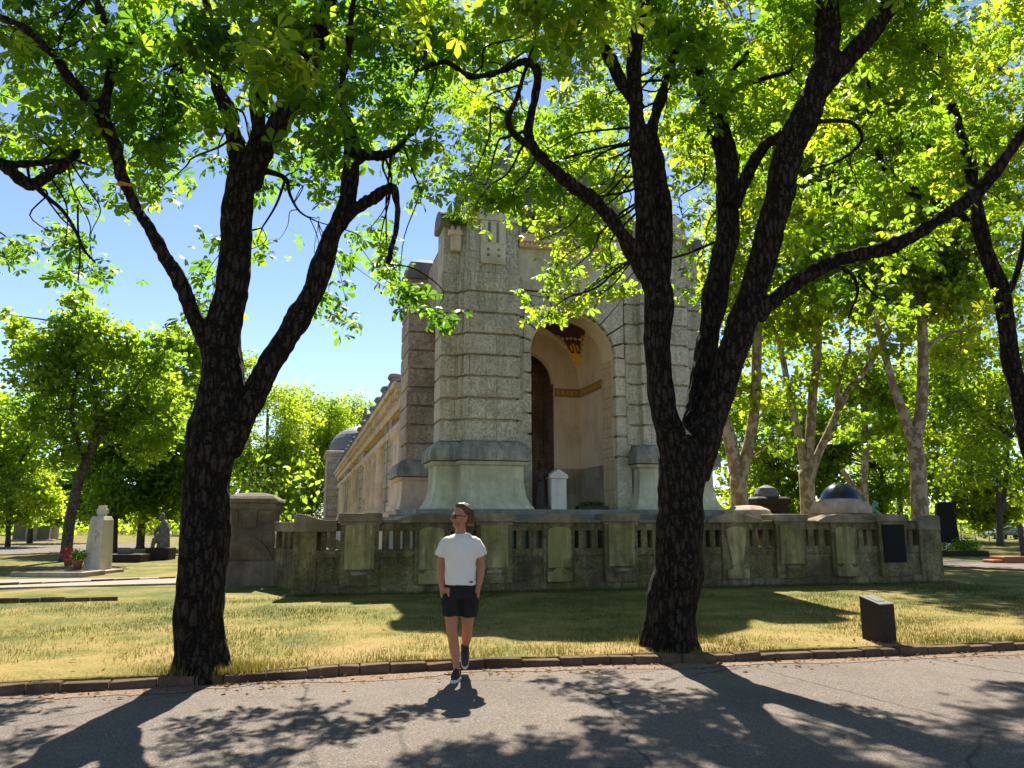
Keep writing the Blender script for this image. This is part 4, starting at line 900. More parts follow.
limbsC = [
    [(-250, 700, D4, 36), (-245, 600, D4, 28), (-240, 480, D4, 26), (-235, 380, D4, 24), (-225, 290, D4, 20), (-215, 200, D4, 16), (-210, 60, D4, 10), (-210, -100, D4, 6)],
    [(-232, 330, D4, 16), (-170, 230, D4, 13), (-90, 155, D4, 11), (-40, 150, D4, 9), (0, 164, D4, 8), (16, 176, D4, 8), (30, 185, D4, 7), (45, 178, D4, 6.5), (62, 166, D4, 5.5), (80, 150, D4, 3)],
    [(-5, 162, D4, 7), (18, 164, D4 + .1, 5), (45, 162, D4 + .2, 4), (68, 158, D4 + .3, 3)],
    [(34, 185, D4, 3.5), (48, 198, D4, 2.6), (62, 210, D4, 2.2), (74, 228, D4, 1.8), (84, 250, D4, 1.5), (95, 262, D4, 1)],
    [(78, 205, D4, 1.2), (78, 228, D4, 1.2), (80, 255, D4, 1), (78, 280, D4, .8)],
]
clC = [(-30, 130, 34), (5, 140, 18), (30, 130, 16), (60, 168, 12), (65, 245, 15), (90, 258, 12), (50, 232, 12), (5, 258, 13), (-10, 265, 18), (95, 275, 9), (70, 275, 10), (18, 250, 8), (-80, 100, 45), (-120, 150, 45), (-60, 60, 45), (55, 150, 14), (15, 100, 14), (75, 195, 8)]
upC = [(at(g.uniform(-400, -60), g.uniform(-300, 150), D4 + g.uniform(-1.5, 1.8)), g.uniform(.5, .8)) for k in range(26)]
tC, _, _ = big_tree('chestnut_tree', 'tree beyond the left edge, only a crooked drooping branch with leaves in view', limbsC, clC, M['chestnut'], D4, 17, .150, upC)

# ------------------------------------------------------------------ background trees
def bg_tree(name, label, d, trunk, limbs, lobes, n, size, leafm, barkm, seed, group=None, tilt=.8, flat=.7, wid=.8, z0=0.08, tintrange=(.2, .8)):
    g = np.random.default_rng(seed); random.seed(seed)
    base = at(trunk[0][0], trunk[0][1], d); t = thing(name, label, 'tree', (base.x, base.y, z0), 0, group); inv = Vector((base.x, base.y, z0))
    q = MB(); tips = []
    for rows in [trunk] + limbs:
        p, r = limb_from_pixels([(u, v, d + (dd[0] if dd else 0), w * .8) for u, v, w, *dd in rows]); p, r = smooth_path(p, r, 4)
        if rows is trunk: p[0] = Vector((p[0].x, p[0].y, z0 - .1)); r[0] *= 1.25
        p = [x - inv for x in p]; q.tube(p, r, 10); tips += p[len(p) // 2:]
    n = int(n * 1.9); P = []; T = []; tot = sum(r ** 2 for _, _, r, *_ in lobes)
    for u, v, r, *dd in lobes:
        dz = dd[0] if dd else g.normal(0, r * d / F * .35); c = at(u, v, d + dz) - inv; rad = r * (d + dz) / F
        k = max(6, int(n * r * r / tot)); sub = max(3, k // 26); cen = blob(g, tuple(c), (rad, rad * 1.1, rad * .9), sub, .45)
        s0 = min(tips, key=lambda x: (x - c).length)
        q.tube([s0, s0.lerp(c, .5) + Vector((0, 0, .1)), c], [.05, .035, .015], 5)
        bt = g.uniform(*tintrange)
        for s_ in cen:
            m_ = int(g.integers(16, 36)); sp = rad * g.uniform(.16, .30)
            P.append(s_ + g.normal(0, 1, (m_, 3)) * np.array([sp, sp, sp * .55])); T.append(np.full(m_, bt + g.normal(0, .13)))
            if g.uniform() < .5: q.tube([c, c.lerp(Vector(s_), .5), Vector(s_)], [.015, .012, .005], 4)
    q.build('trunk', barkm, t, smooth=True)
    P = np.concatenate(P); T = np.concatenate(T)
    leaf_mesh('crown', P, g.uniform(.6, 1.25, len(P)) * size, leafm, t, 1, tilt, .25, wid, seed, T, flat); return t

def lob(g, u0, u1, v0, v1, r0, r1, n): return [(g.uniform(u0, u1), g.uniform(v0, v1), g.uniform(r0, r1)) for k in range(n)]
g = np.random.default_rng(31)
# left
bg_tree('hackberry_tree', 'leaning grey trunked tree with broken crown standing behind the pale obelisk', 30, [(66, 556, 7), (70, 520, 6.5), (78, 485, 6), (88, 455, 6)], [[(86, 462, 5), (98, 440, 5), (112, 420, 4), (130, 395, 3)], [(84, 465, 3.5), (78, 440, 3), (72, 410, 2.5), (80, 360, 2)], [(90, 450, 4), (96, 410, 3.5), (88, 370, 2.5), (85, 330, 2)]],
        [(85, 325, 26), (60, 340, 26), (110, 345, 26), (45, 370, 30), (80, 375, 34), (120, 380, 30), (150, 370, 24), (30, 345, 16), (60, 410, 34), (100, 420, 30), (140, 420, 30), (165, 395, 22), (75, 305, 16), (165, 350, 20), (20, 330, 12), (30, 410, 20), (172, 430, 18), (130, 350, 18), (60, 450, 22), (150, 450, 22), (10, 315, 8)], 9000, .22, M['midleaf'], M['midbark'], 41)
bg_tree('drooping_tree', 'dark drooping tree in shade behind the leaning grey trunked tree', 38, [(113, 553, 5), (114, 510, 5), (115, 460, 4.5), (118, 400, 3)], [[(115, 480, 3), (135, 440, 2), (150, 410, 1.5)]],
        [(110, 440, 32), (140, 450, 34), (165, 470, 28), (95, 470, 26), (130, 490, 30), (160, 500, 24), (110, 505, 24), (178, 430, 26), (185, 490, 22), (145, 410, 30), (180, 460, 24)], 8000, .26, M['midleaf'], M['midbark'], 42, tintrange=(.0, .45))
bg_tree('linden_tree', 'bright linden with hanging branches just left of the near left trunk', 44, [(140, 551, 5), (142, 520, 4.5), (146, 480, 4), (150, 430, 3)], [], [(170, 470, 26), (185, 500, 24), (150, 510, 22), (160, 440, 30), (190, 440, 28), (200, 470, 26), (175, 400, 28), (200, 400, 28), (150, 400, 24), (185, 365, 22), (190, 345, 18), (172, 345, 18), (205, 360, 18), (155, 365, 16), (180, 335, 14)], 9000, .27, M['midleaf'], M['midbark'], 43, tintrange=(.45, .95))
bg_tree('linden_tree', 'yellow green low tree at the far left edge of the lawn', 46, [(8, 545, 3), (9, 510, 2.8), (14, 480, 2.5), (26, 450, 2)], [[(10, 505, 2), (2, 470, 1.5), (-2, 450, 1)]], [(10, 440, 26), (30, 460, 24), (-5, 470, 28), (15, 490, 24), (40, 490, 22), (0, 410, 20), (50, 500, 18), (-30, 440, 35), (20, 515, 18), (-20, 500, 26), (45, 430, 18)], 7000, .27, M['midleaf'], M['midbark'], 44, tintrange=(.4, .9))
bg_tree('linden_tree', 'shaded tree behind the leaning tree, left of the dark drooping tree', 55, [(30, 540, 3), (32, 500, 3), (35, 450, 2)], [], [(30, 480, 26), (60, 490, 26), (80, 500, 24), (0, 500, 24), (50, 515, 18), (90, 470, 26), (20, 450, 22), (-30, 490, 30), (100, 515, 18)], 5200, .32, M['darkleaf'], M['midbark'], 45, tintrange=(.3, .9))
for k, (u, lb) in enumerate(((265, 'leafy tree just right of the near left trunk beyond the block pier'), (310, 'leafy tree midway between the near left trunk and the distant domed pavilion'), (352, 'leafy tree rising directly behind the distant domed pavilion'))):
    g2 = np.random.default_rng(50 + k); top = (372, 384, 392)[k]
    bg_tree('plane_tree', lb, 98 + 8 * k, [(u, 540, 3), (u + 1, 500, 2.8), (u + 2, 450, 2.3), (u + 3, 410, 1.6)], [[(u, 500, 2), (u - 14, 450, 1.5), (u - 20, 420, 1)], [(u, 490, 2), (u + 16, 450, 1.5), (u + 20, 415, 1)]],
            [(u + g2.uniform(-34, 34), g2.uniform(top + 18, 520), g2.uniform(15, 26)) for j in range(24)] + [(u, top + 16, 18), (u - 18, top + 24, 18), (u + 20, top + 26, 18)] + ([(245, 385, 22), (240, 360, 14), (255, 368, 14)] if k == 0 else []), 15000, .34, M['midleaf'], M['midbark'], 52 + k, 'plane trees far behind the wing', tintrange=(.3, .95))
# right: plane trees, others
bg_tree('plane_tree', 'pale barked plane tree with forked trunk just right of the pavilion corner', 30, [(741, 548, 13), (740, 510, 11), (738, 475, 10)], [[(738, 480, 9), (730, 440, 8), (723, 410, 7), (715, 360, 5), (700, 250, 4)], [(740, 480, 9), (750, 440, 7), (755, 400, 6.5), (757, 340, 6), (757, 260, 5), (760, 160, 4), (755, 60, 3)]],
        [(u, v, r) for u, v, r in lob(np.random.default_rng(61), 690, 810, -60, 330, 26, 44, 30)] + [(740, 400, 22), (770, 390, 24), (730, 360, 24), (775, 440, 20)], 11000, .27, M['planeleaf'], M['planebark'], 61, 'plane trees right of the pavilion')
bg_tree('plane_tree', 'pale barked plane tree spreading into many limbs behind the pink domed tomb tops', 32, [(809, 545, 10), (808, 505, 9), (806, 470, 9)], [[(806, 478, 6), (800, 440, 5), (790, 400, 4), (780, 345, 3.5), (765, 310, 3)], [(806, 478, 6.5), (810, 440, 6), (813, 390, 5.5), (818, 340, 5), (815, 280, 4), (820, 180, 3), (815, 60, 2)], [(808, 485, 6), (818, 455, 5), (832, 425, 4.5), (848, 390, 4.5), (868, 366, 4), (890, 330, 3)], [(838, 415, 3.5), (838, 385, 3), (850, 350, 2.5)]],
        lob(np.random.default_rng(62), 760, 890, -60, 330, 26, 44, 34) + [(790, 390, 24), (840, 370, 24), (860, 430, 22), (800, 340, 30), (850, 330, 30)], 12000, .27, M['planeleaf'], M['planebark'], 62, 'plane trees right of the pavilion')
bg_tree('plane_tree', 'slim plane tree with leaning fork behind the blue dome', 42, [(866, 536, 5), (865, 500, 4.5), (864, 480, 4)], [[(864, 485, 4), (866, 450, 3.6), (865, 410, 3), (868, 370, 2.5), (870, 250, 2)], [(864, 500, 4), (852, 485, 3.5), (842, 470, 3)]],
        lob(np.random.default_rng(63), 830, 930, 20, 400, 22, 34, 26) + [(850, 430, 20), (885, 440, 22), (870, 400, 24)], 8000, .32, M['planeleaf'], M['planebark'], 63, 'plane trees right of the pavilion')
bg_tree('plane_tree', 'plane tree with mottled bark and dark forked limbs left of the black obelisk', 27, [(922, 556, 11), (920, 510, 10), (918, 470, 9.5), (914, 438, 9)], [[(914, 445, 7), (904, 415, 6), (893, 385, 5), (884, 350, 4), (870, 300, 3)], [(915, 445, 8), (921, 410, 7), (923, 370, 6.5), (922, 320, 6), (918, 250, 5), (916, 150, 4), (910, 40, 3)], [(922, 350, 3.2), (945, 335, 2.2), (968, 328, 1.4), (990, 310, .5)]],
        lob(np.random.default_rng(64), 860, 1000, -60, 320, 26, 44, 34) + [(960, 350, 26), (890, 340, 22), (950, 300, 30)], 12000, .25, M['planeleaf'], M['planebark'], 64, 'plane trees right of the pavilion')
bg_tree('maple_tree', 'dark twin stemmed tree beside the parked car at the right', 48, [(1000, 544, 4), (999, 510, 3.6), (998, 470, 3)], [[(1000, 520, 3), (1006, 480, 2.6), (1008, 440, 2)]], lob(np.random.default_rng(65), 940, 1060, 330, 480, 20, 32, 30), 9000, .30, M['midleaf'], M['midbark'], 65, tintrange=(.2, 1.0))
bg_tree('maple_tree', 'bright yellow green tree low behind the black obelisk', 56, [(955, 541, 3), (954, 510, 2.8), (956, 480, 2)], [], lob(np.random.default_rng(66), 920, 1010, 430, 515, 14, 24, 26), 7000, .32, M['planeleaf'], M['midbark'], 66, tintrange=(.5, 1))
bg_tree('maple_tree', 'green tree low behind the blue dome at right', 60, [(880, 540, 3), (881, 510, 2.6), (882, 470, 2)], [], lob(np.random.default_rng(67), 800, 910, 420, 515, 14, 24, 28), 7000, .34, M['midleaf'], M['midbark'], 67, tintrange=(.35, 1))
bg_tree('maple_tree', 'green tree low between the pavilion corner and the grey mausoleum', 60, [(775, 540, 3), (776, 510, 2.6), (778, 470, 2)], [], lob(np.random.default_rng(68), 700, 820, 400, 515, 14, 26, 34), 7500, .34, M['midleaf'], M['midbark'], 68, tintrange=(.3, 1))
bg_tree('maple_tree', 'tall green tree filling the gap behind the plane trees at right', 66, [(900, 538, 4), (900, 480, 3.4), (902, 400, 3), (902, 300, 2)], [], lob(np.random.default_rng(69), 690, 1080, 120, 470, 24, 38, 60), 14000, .46, M['midleaf'], M['midbark'], 69, tintrange=(.3, .95))

# far wood: one mass that nobody could count
g = np.random.default_rng(71); P = []; T = []
for k in range(560):
    u = g.uniform(-420, 1450); d = g.uniform(85, 125)
    if 300 < u < 680: continue
    top = 470 + 22 * math.sin(u * .02) + 12 * math.sin(u * .071) if u < 300 else 380 + 50 * math.sin(u * .017)
    v = g.uniform(top, 528) if k % 2 else g.uniform(506, 531); c = np.array(tuple(at(u, v, d))); m_ = 90; P.append(c + g.normal(0, 1, (m_, 3)) * np.array([1.7, 1.7, 1.2])); T.append(np.full(m_, g.uniform(.25, 1.0)))
P = np.concatenate(P); T = np.concatenate(T); ok = P[:, 2] > .1; P, T = P[ok], T[ok]
tag(leaf_mesh('far_wood', P, g.uniform(.5, 1.0, len(P)), M['midleaf'], None, 1, .8, .25, .7, 71, T, .6), 'mass of green trees far beyond the graves', 'wood', kind='stuff')

# ================================================================== GRAVES AND OTHER THINGS
def gpos(u, v, z=.1):
    x, y = gp(u, v, z); return (x, y, z)
# pale obelisk with cross, left
p = gpos(97, 573)
t = thing('obelisk_grave', 'pale tapering stone grave pillar with a small cross on top, on the left lawn', 'gravestone', p, R(-20))
t.scale = (.82, .82, 1)
q = MB(); q.loft([[(-.33, -.36, .1), (.33, -.36, .1), (.33, .36, .1), (-.33, .36, .1)], [(-.27, -.30, 1.55), (.27, -.30, 1.55), (.27, .30, 1.55), (-.27, .30, 1.55)], [(-.22, -.25, 1.66), (.22, -.25, 1.66), (.22, .25, 1.66), (-.22, .25, 1.66)]]); q.build('shaft', M['pale'], t, bevel=.02)
q = MB(); q.box(-.12, .12, -.1, .1, 1.66, 1.98); q.box(-.18, .18, -.09, .09, 1.74, 1.88); q.build('cross', M['pale'], t, bevel=.015)
q = MB(); q.box(-.66, .66, -.6, .6, 0, .10); q.build('base_slab', M['tan'], t, bevel=.02)
q = MB(); q.box(-.04, .04, -.372, -.34, .9, 1.25); q.box(-.13, .13, -.370, -.34, 1.1, 1.18); q.build('relief_cross', M['pale'], t, bevel=.006)
p = gpos(58, 576)
t = thing('grave_slab', 'low stone grave border lying on the lawn left of the pale pillar', 'grave', p, R(-16))
q = MB(); q.box(-1.0, 1.05, -.55, .55, 0, .14); q.build('border', M['tan'], t, bevel=.02)
q = MB(); q.box(-.85, .9, -.42, .42, .14, .155); q.build('soil_bed', M['soil'], t)
def pot(u, v, label, fm, nl, r):
    p = gpos(u, v, .24); t = thing('flower_pot', label, 'flower pot', p)
    q = MB(); q.lathe([(.10, 0), (.15, .2), (.16, .24), (.13, .24), (.12, .2)], 16); q.build('pot', M['terracotta'], t, smooth=True)
    gg = np.random.default_rng(nl); leaf_mesh('bloom' if fm is M['red'] else 'foliage', blob(gg, (0, 0, .42), (r, r, r * .8), nl), gg.uniform(.06, .11, nl), fm, t, 1, .9, .1, .7, nl)
pot(68, 566, 'pot of bright red flowers beside the pale pillar', M['red'], 150, .24)
pot(77, 569, 'pot of green leaves right beside the pale pillar', M['plant'], 160, .22)
M['red'].name = 'red_petals'
# seated stone figure far left
p = gpos(160, 560)
t = thing('stone_statue', 'grey seated stone figure on a dark pedestal beyond the left lawn', 'statue', p, R(-10))
t.scale = (.62, .62, .88)
q = MB(); q.box(-.75, .75, -.6, .6, 0, .55); q.build('pedestal', M['granite'], t, bevel=.03)
q = MB(); q.tube([(.1, .1, .5), (.12, .1, .9), (.10, .1, 1.3), (.05, .05, 1.6), (.0, .0, 1.75)], [.42, .36, .33, .26, .12], 14); q.ell((-.05, -.05, 1.92), (.16, .18, .2)); q.tube([(.0, -.1, .95), (-.35, -.35, .85), (-.4, -.4, .5)], [.2, .16, .13], 10); q.tube([(.25, .0, 1.5), (.1, -.3, 1.15), (-.3, -.35, 1.05)], [.13, .1, .08], 10); q.tube([(-.2, .0, 1.5), (-.4, -.2, 1.2), (-.2, -.4, 1.0)], [.12, .1, .08], 10)
q.build_remesh('figure', M['greystat'], t, .03, 3)
t = thing('grave_slab', 'low dark grave slab left of the seated stone figure', 'grave', gpos(140, 562), R(-10))
q = MB(); q.box(-1.2, .2, -.5, .5, 0, .3); q.build('slab', M['granite'], t, bevel=.03); q = MB(); q.box(-.8, -.3, -.2, .2, .3, .55); q.build('urn_block', M['greystat'], t, bevel=.05)
for k, (u, v, h_, mt, lb) in enumerate(((20, 541, 1.9, 'tan', 'dark rounded headstone at the far left edge among trees'), (32, 541, 2.0, 'tan', 'tan slanted headstone second from the far left edge'), (43, 541, 2.1, 'white', 'pale headstone between the tan slanted and brown headstones'), (53, 540, 2.0, 'tan', 'brown headstone just left of the leaning grey trunk'))):
    t = thing('headstone', lb, 'gravestone', gpos(u, v), R(-15 + 9 * k), 'headstones across the far road')
    w_ = .55 - .05 * k; q = MB(); q.slab_xz([(-w_, .1), (w_, .1), (w_ * .9, h_ * .8)] + [(w_ * .9 * math.cos(a), h_ * .8 + h_ * .2 * math.sin(a)) for a in np.linspace(0.1, math.pi - .1, 8)] + [(-w_ * .9, h_ * .8)], -.15, .15); q.build('slab', M['greystat'] if k in (0, 2) else M[mt], t, bevel=.02)
    q = MB(); q.box(-.8, .8, -.4, .4, 0, .12); q.build('base', M['tan'], t, bevel=.02)
# sloped marker stone on the right lawn
p = gp(882, 640)
t = thing('marker_stone', 'dark granite marker with sloping top on the right lawn by the kerb', 'marker', (6.98, 9.12, .06), R(9))
q = MB(); q.slab_yz([(-.21, 0), (.12, 0), (.12, .583), (-.21, .50)], -.125, .125); q.build('pillar', M['granite'], t, bevel=.008)
def tilted(x, ya, yb, lo, hi):
    zt = lambda y: .50 + (y + .21) * .25
    return MB().add([(X_, Y_, zt(Y_) + o_) for o_ in (lo, hi) for X_, Y_ in ((-x, ya), (x, ya), (x, yb), (-x, yb))], [(3,2,1,0),(4,5,6,7),(0,1,5,4),(1,2,6,5),(2,3,7,6),(3,0,4,7)])
tilted(.127, -.213, .122, -.001, .012).build('sloping_top', M['greytop'], t, bevel=.003)
tilted(.07, -.12, .05, .0125, .02).build('plate', M['steel'], t)
# tombs behind the wall at right
def tomb_cap(u, d, label, w, h):
    c = at(u, 520, d); t = thing('tomb', label, 'tomb', (c.x, c.y, .05), R(2), 'rounded pink tombs behind the wall')
    q = MB(); q.sweep([(-w, -w), (w, -w), (w, w), (-w, w)], [(.03, 0), (.03, .4), (0, .45), (-.03, h - .5), (.0, h - .42)]); q.build('tomb_body', M['pinktomb'], t, bevel=.04)
    oct_ = [(w * 1.06 * math.cos(R(22.5 + 45 * k)), w * 1.06 * math.sin(R(22.5 + 45 * k))) for k in range(8)]
    q = MB(); q.sweep(oct_, [(.08, h - .42), (.10, h - .38), (.10, h - .28), (.02, h - .12), (-.2, h - .02), (-.4, h)]); q.build('tomb_cap', M['pinktomb'], t, bevel=.03)
tomb_cap(748, 20.5, 'smaller rounded pink tomb top behind the wall near the right trunk', .52, 1.98)
tomb_cap(842, 21.5, 'larger octagonal pink tomb top behind the wall in front of the blue dome', .68, 2.18)
c = at(842, 520, 36)
t = thing('domed_mausoleum', 'round mausoleum with a glossy dark blue dome behind the tombs', 'mausoleum', (c.x, c.y, 0))
q = MB(); q.lathe([(1.0, 0), (1.0, 2.1), (1.12, 2.15), (1.12, 2.4), (.95, 2.45)], 24); q.build('drum', M['granite'], t)
q = MB(); q.lathe([(.92 * math.cos(a), 2.42 + .95 * math.sin(a)) for a in np.linspace(0, 1.5, 14)], 40); q.build('dome', M['bluedome'], t, smooth=True)
c = at(768, 520, 40)
t = thing('small_mausoleum', 'grey stone mausoleum with small rounded roof between two pale plane trunks', 'mausoleum', (c.x, c.y, 0), R(-5))
q = MB(); q.sweep([(-.8, -.7), (.8, -.7), (.8, .7), (-.8, .7)], [(.1, 0), (.1, .4), (0, .5), (0, 2.4), (.12, 2.5), (.12, 2.75), (-.1, 2.85)]); q.build('body', M['granite'], t, bevel=.03)
q = MB(); q.lathe([(.62, 2.85), (.62, 3.0), (.45, 3.3), (.1, 3.45)], 16); q.build('roof', M['greystat'], t)
q = MB(); q.box(-.35, .35, -.74, -.68, .5, 2.1); q.build('door', M['black'], t)
c = at(871, 520, 27)
t = thing('bronze_figure', 'small green verdigris bronze figure behind the wall right of the blue dome', 'statue', (c.x, c.y, 0))
q = MB(); q.box(-.4, .4, -.4, .4, 0, 1.45); q.build('pedestal', M['tan'], t, bevel=.03)
q = MB(); q.tube([(-.15, 0, 1.45), (-.2, 0, 1.75), (-.05, 0, 2.05), (.12, 0, 2.1)], [.2, .17, .15, .08], 10); q.ell((.2, -.03, 2.2), (.1, .11, .12)); q.tube([(.05, -.1, 2.0), (.28, -.15, 1.85), (.3, -.1, 1.6)], [.07, .06, .05], 8); q.tube([(-.1, -.1, 1.55), (.2, -.2, 1.65), (.3, -.15, 1.45)], [.11, .09, .07], 8); q.tube([(-.2, 0.05, 1.6), (-.32, .05, 1.9), (-.25, .02, 2.1)], [.05, .05, .04], 8)
q.build_remesh('figure', M['verdigris'], t, .03, 3)
# black obelisk, flower bed
c = gpos(948, 548)
t = thing('black_obelisk', 'tall black granite slab gravestone right of the wall end', 'gravestone', c, R(-32))
q = MB(); q.loft([[(-.62, -.40, 0), (.62, -.40, 0), (.62, .40, 0), (-.62, .40, 0)], [(-.42, -.30, 2.5), (.42, -.30, 2.5), (.42, .30, 2.5), (-.42, .30, 2.5)], [(-.3, -.2, 2.62), (.3, -.2, 2.62), (.3, .2, 2.62), (-.3, .2, 2.62)]]); q.build('slab', M['black'], t, bevel=.02)
q = MB(); q.box(-1.0, 1.0, -.7, .7, -.05, .16); q.build('base', M['granite'], t, bevel=.03)
c = gpos(955, 556)
t = thing('flower_bed', 'stone edged bed of leafy plants and pale flowers before the black gravestone', 'flower bed', c, R(-5))
q = MB(); q.box(-1.2, 1.3, -.5, .5, 0, .22); q.build('edging', M['granite'], t, bevel=.03)
gg = np.random.default_rng(5); pp = np.concatenate([blob(gg, (.6, 0, .5), (.7, .4, .4), 500), blob(gg, (-.6, 0, .35), (.6, .4, .2), 250)]); leaf_mesh('foliage', pp, gg.uniform(.1, .18, len(pp)), M['midleaf'], t, 1, .8, .2, .6, 5)
leaf_mesh('bloom', blob(gg, (-.6, -.1, .42), (.6, .4, .2), 90), gg.uniform(.07, .11, 90), plain('pale_petals', (.7, .68, .62), .6), t, 1, .8, .1, .8, 6)
t = thing('grave_border', 'red brown stone grave edging at the right frame edge', 'grave', gpos(1012, 564), R(-8))
q = MB(); q.box(-.55, .9, -.4, .4, 0, .28); q.box(-.9, -.5, -.3, .3, 0, .16); q.build('edging', M['terracotta'], t, bevel=.04)
q = MB(); q.box(.4, .55, -.05, .05, .28, 1.4); q.build('post', M['midbark'], t, bevel=.01)

# parked car
c = gpos(1000, 539)
car = thing('parked_car', 'silver grey hatchback parked under the trees at far right', 'car', (c[0], c[1], .1), R(-118))
prof_ = [(-2.05, .35), (-2.1, .62), (-2.0, .82), (-1.15, .98), (-.45, 1.42), (.9, 1.46), (1.65, 1.05), (2.02, .98), (2.08, .6), (2.0, .35)]
q = MB(); rg = []
for y, s_, in ((-.86, .92), (-.82, 1), (.82, 1), (.86, .92)): rg.append([(x * (1 if abs(y) < .85 else .985), y * (1.0 if z < 1 else .84), .35 + (z - .35) * (1 if abs(y) < .85 else .97)) for x, z in prof_])
q.loft(rg); q.build('body', M['carpaint'], car, bevel=.06, seg=3)
q = MB(); q.slab_xz([(-1.0, .98), (1.45, 1.02), (.85, 1.38), (-.42, 1.36)], -.735, .735); q.build('side_window', M['glass'], car)
q = MB(); q.add([(-1.13, -.6, 1.0), (-1.13, .6, 1.0), (-.52, .56, 1.40), (-.52, -.56, 1.40), (-1.15, -.6, 1.02), (-1.15, .6, 1.02), (-.54, .56, 1.42), (-.54, -.56, 1.42)], [(3,2,1,0),(4,5,6,7),(0,1,5,4),(1,2,6,5),(2,3,7,6),(3,0,4,7)]); q.build('windscreen', M['glass'], car)
for x in (-1.3, 1.28):
    for y in (-.8, .8):
        q = MB(); n_ = 20; q.loft([[(x + r_ * math.cos(2*math.pi*k/n_), y + yy_, .32 + r_ * math.sin(2*math.pi*k/n_)) for k in range(n_)] for r_, yy_ in ((.29, -.11), (.32, -.09), (.32, .09), (.29, .11))]); wl = q.build('wheel', M['rubber'], car)
        q = MB(); sgn = 1 if y > 0 else -1; q.loft([[(x + r_ * math.cos(2*math.pi*k/n_), y + sgn * yy_, .32 + r_ * math.sin(2*math.pi*k/n_)) for k in range(n_)] for r_, yy_ in ((.2, .09), (.2, .118), (.05, .122))]); q.build('rim', M['steel'], wl)
for y in (-.6, .6): q = MB(); q.ell((-2.0, y, .72), (.1, .18, .08)); q.build('headlight', M['steel'], car)
q = MB(); q.box(-2.13, -2.06, -.4, .4, .5, .62); q.build('grille', M['glass'], car)
# wire fence at the far right
fn = thing('wire_fence', 'low pale wire fence in front of the parked car at far right', 'fence', gpos(935, 541))
bx0 = Vector(gpos(935, 541)); ex = Vector(gpos(1050, 543)) - bx0; k_ = 9
for i in range(k_): q = MB(); q.tube([ex * (i / (k_ - 1)), ex * (i / (k_ - 1)) + Vector((0, 0, 1.35))], .035, 6); q.build('post', M['galv'], fn)
q = MB()
for z in (.1, .35, .6, .85, 1.1, 1.32): q.tube([Vector((0, 0, z)), ex + Vector((0, 0, z))], .012 if z < 1.3 else .022, 4)
q.build('wire_mesh', M['galv'], fn)
# low dark edging lines on the left lawn
for (u0, v0, u1, v1, lb) in ((-80, 592, 172, 581, 'stone edging on the near side of the gravel path'), (-40, 606, 112, 602, 'short dark stone edging sunk in the left lawn')):
    a, c = Vector(gpos(u0, v0, .08)), Vector(gpos(u1, v1, .08)); L_ = (c - a).length; dd_ = (c - a)
    t = tag(None or bpy.data.objects.new('lawn_edging', None), lb, 'edging'); link(t); t.location = a; t.rotation_euler = (0, 0, math.atan2(dd_.y, dd_.x))
    q = MB(); x = 0; random.seed(int(u1))
    while x < L_: l = random.uniform(.3, .6); q.box(x, x + l - .015, random.uniform(-.01, .01), .1, 0, .11 + random.uniform(-.02, .02)); x += l
    q.build('edging_stones', M['kerb'], t, bevel=.012)

# ================================================================== THE WALKING MAN
pm = dict(skin=plain('skin', (.40, .175, .085), .55, .08, 14, .03), hair=plain('brown_hair', (.085, .042, .02), .5, .45, 60, .4), shirt=plain('light_grey_cotton', (.74, .68, .57), .85, .05, 5, .25),
          shorts=plain('black_cotton', (.012, .010, .009), .8, .2, 12, .2), lens=plain('sunglass_lens', (.01, .01, .012), .1, .1, 3, 0, 0, .6), shoe=plain('charcoal_canvas', (.035, .033, .032), .8, .3, 30, .2), sole=plain('white_rubber', (.62, .60, .55), .7, .06, 10, .05), sock=plain('stubble', (.27, .125, .07), .8, .3, 60, .1))
px, py = 1.36, 8.33
man = thing('person', 'man in light grey t-shirt, black shorts and sunglasses stepping off the kerb, hands in pockets', 'person', (px, py, 0), -YAW)
hr = Matrix.Rotation(R(-70), 3, 'Z')       # head turned to his right
HC_ = Vector((0, .0, 1.665))
def hp(x, y, z): return HC_ + hr @ Vector((x, y, z))
q = MB()
# trunk, neck
q.tube([(0, .02, .84), (0, .02, .95), (0, .015, 1.08), (0, .0, 1.25), (0, .0, 1.36), (0, .01, 1.44), (0, .012, 1.50)], [.12, .15, .135, .15, .15, .10, .058], 18, sq=.66)
q.tube([(0, .015, 1.45), (-.005, .01, 1.53), (-.01, .0, 1.60)], [.062, .056, .055], 14)
q.tube([(-.15, .01, 1.41), (0, .02, 1.435), (.15, .01, 1.41)], [.05, .05, .05], 12)
# head
q.ell(hp(0, .012, .035), (.074, .093, .098), 20, 14, hr); q.ell(hp(0, -.030, -.045), (.054, .058, .068), 16, 12, hr); q.ell(hp(0, -.068, -.088), (.026, .022, .024), 12, 8, hr)
q.ell(hp(0, -.078, .028), (.052, .020, .016), 12, 8, hr)
q.tube([hp(0, -.086, .022), hp(0, -.104, -.006), hp(0, -.114, -.024), hp(0, -.09, -.034)], [.009, .012, .016, .010], 10)
q.ell(hp(0, -.088, -.052), (.022, .010, .006), 10, 6, hr); q.ell(hp(0, -.087, -.063), (.020, .010, .007), 10, 6, hr)
for s_ in (-1, 1): q.ell(hp(.074 * s_, .012, -.005), (.010, .019, .031), 10, 8, hr); q.ell(hp(.038 * s_, -.060, -.02), (.024, .02, .018), 10, 6, hr)
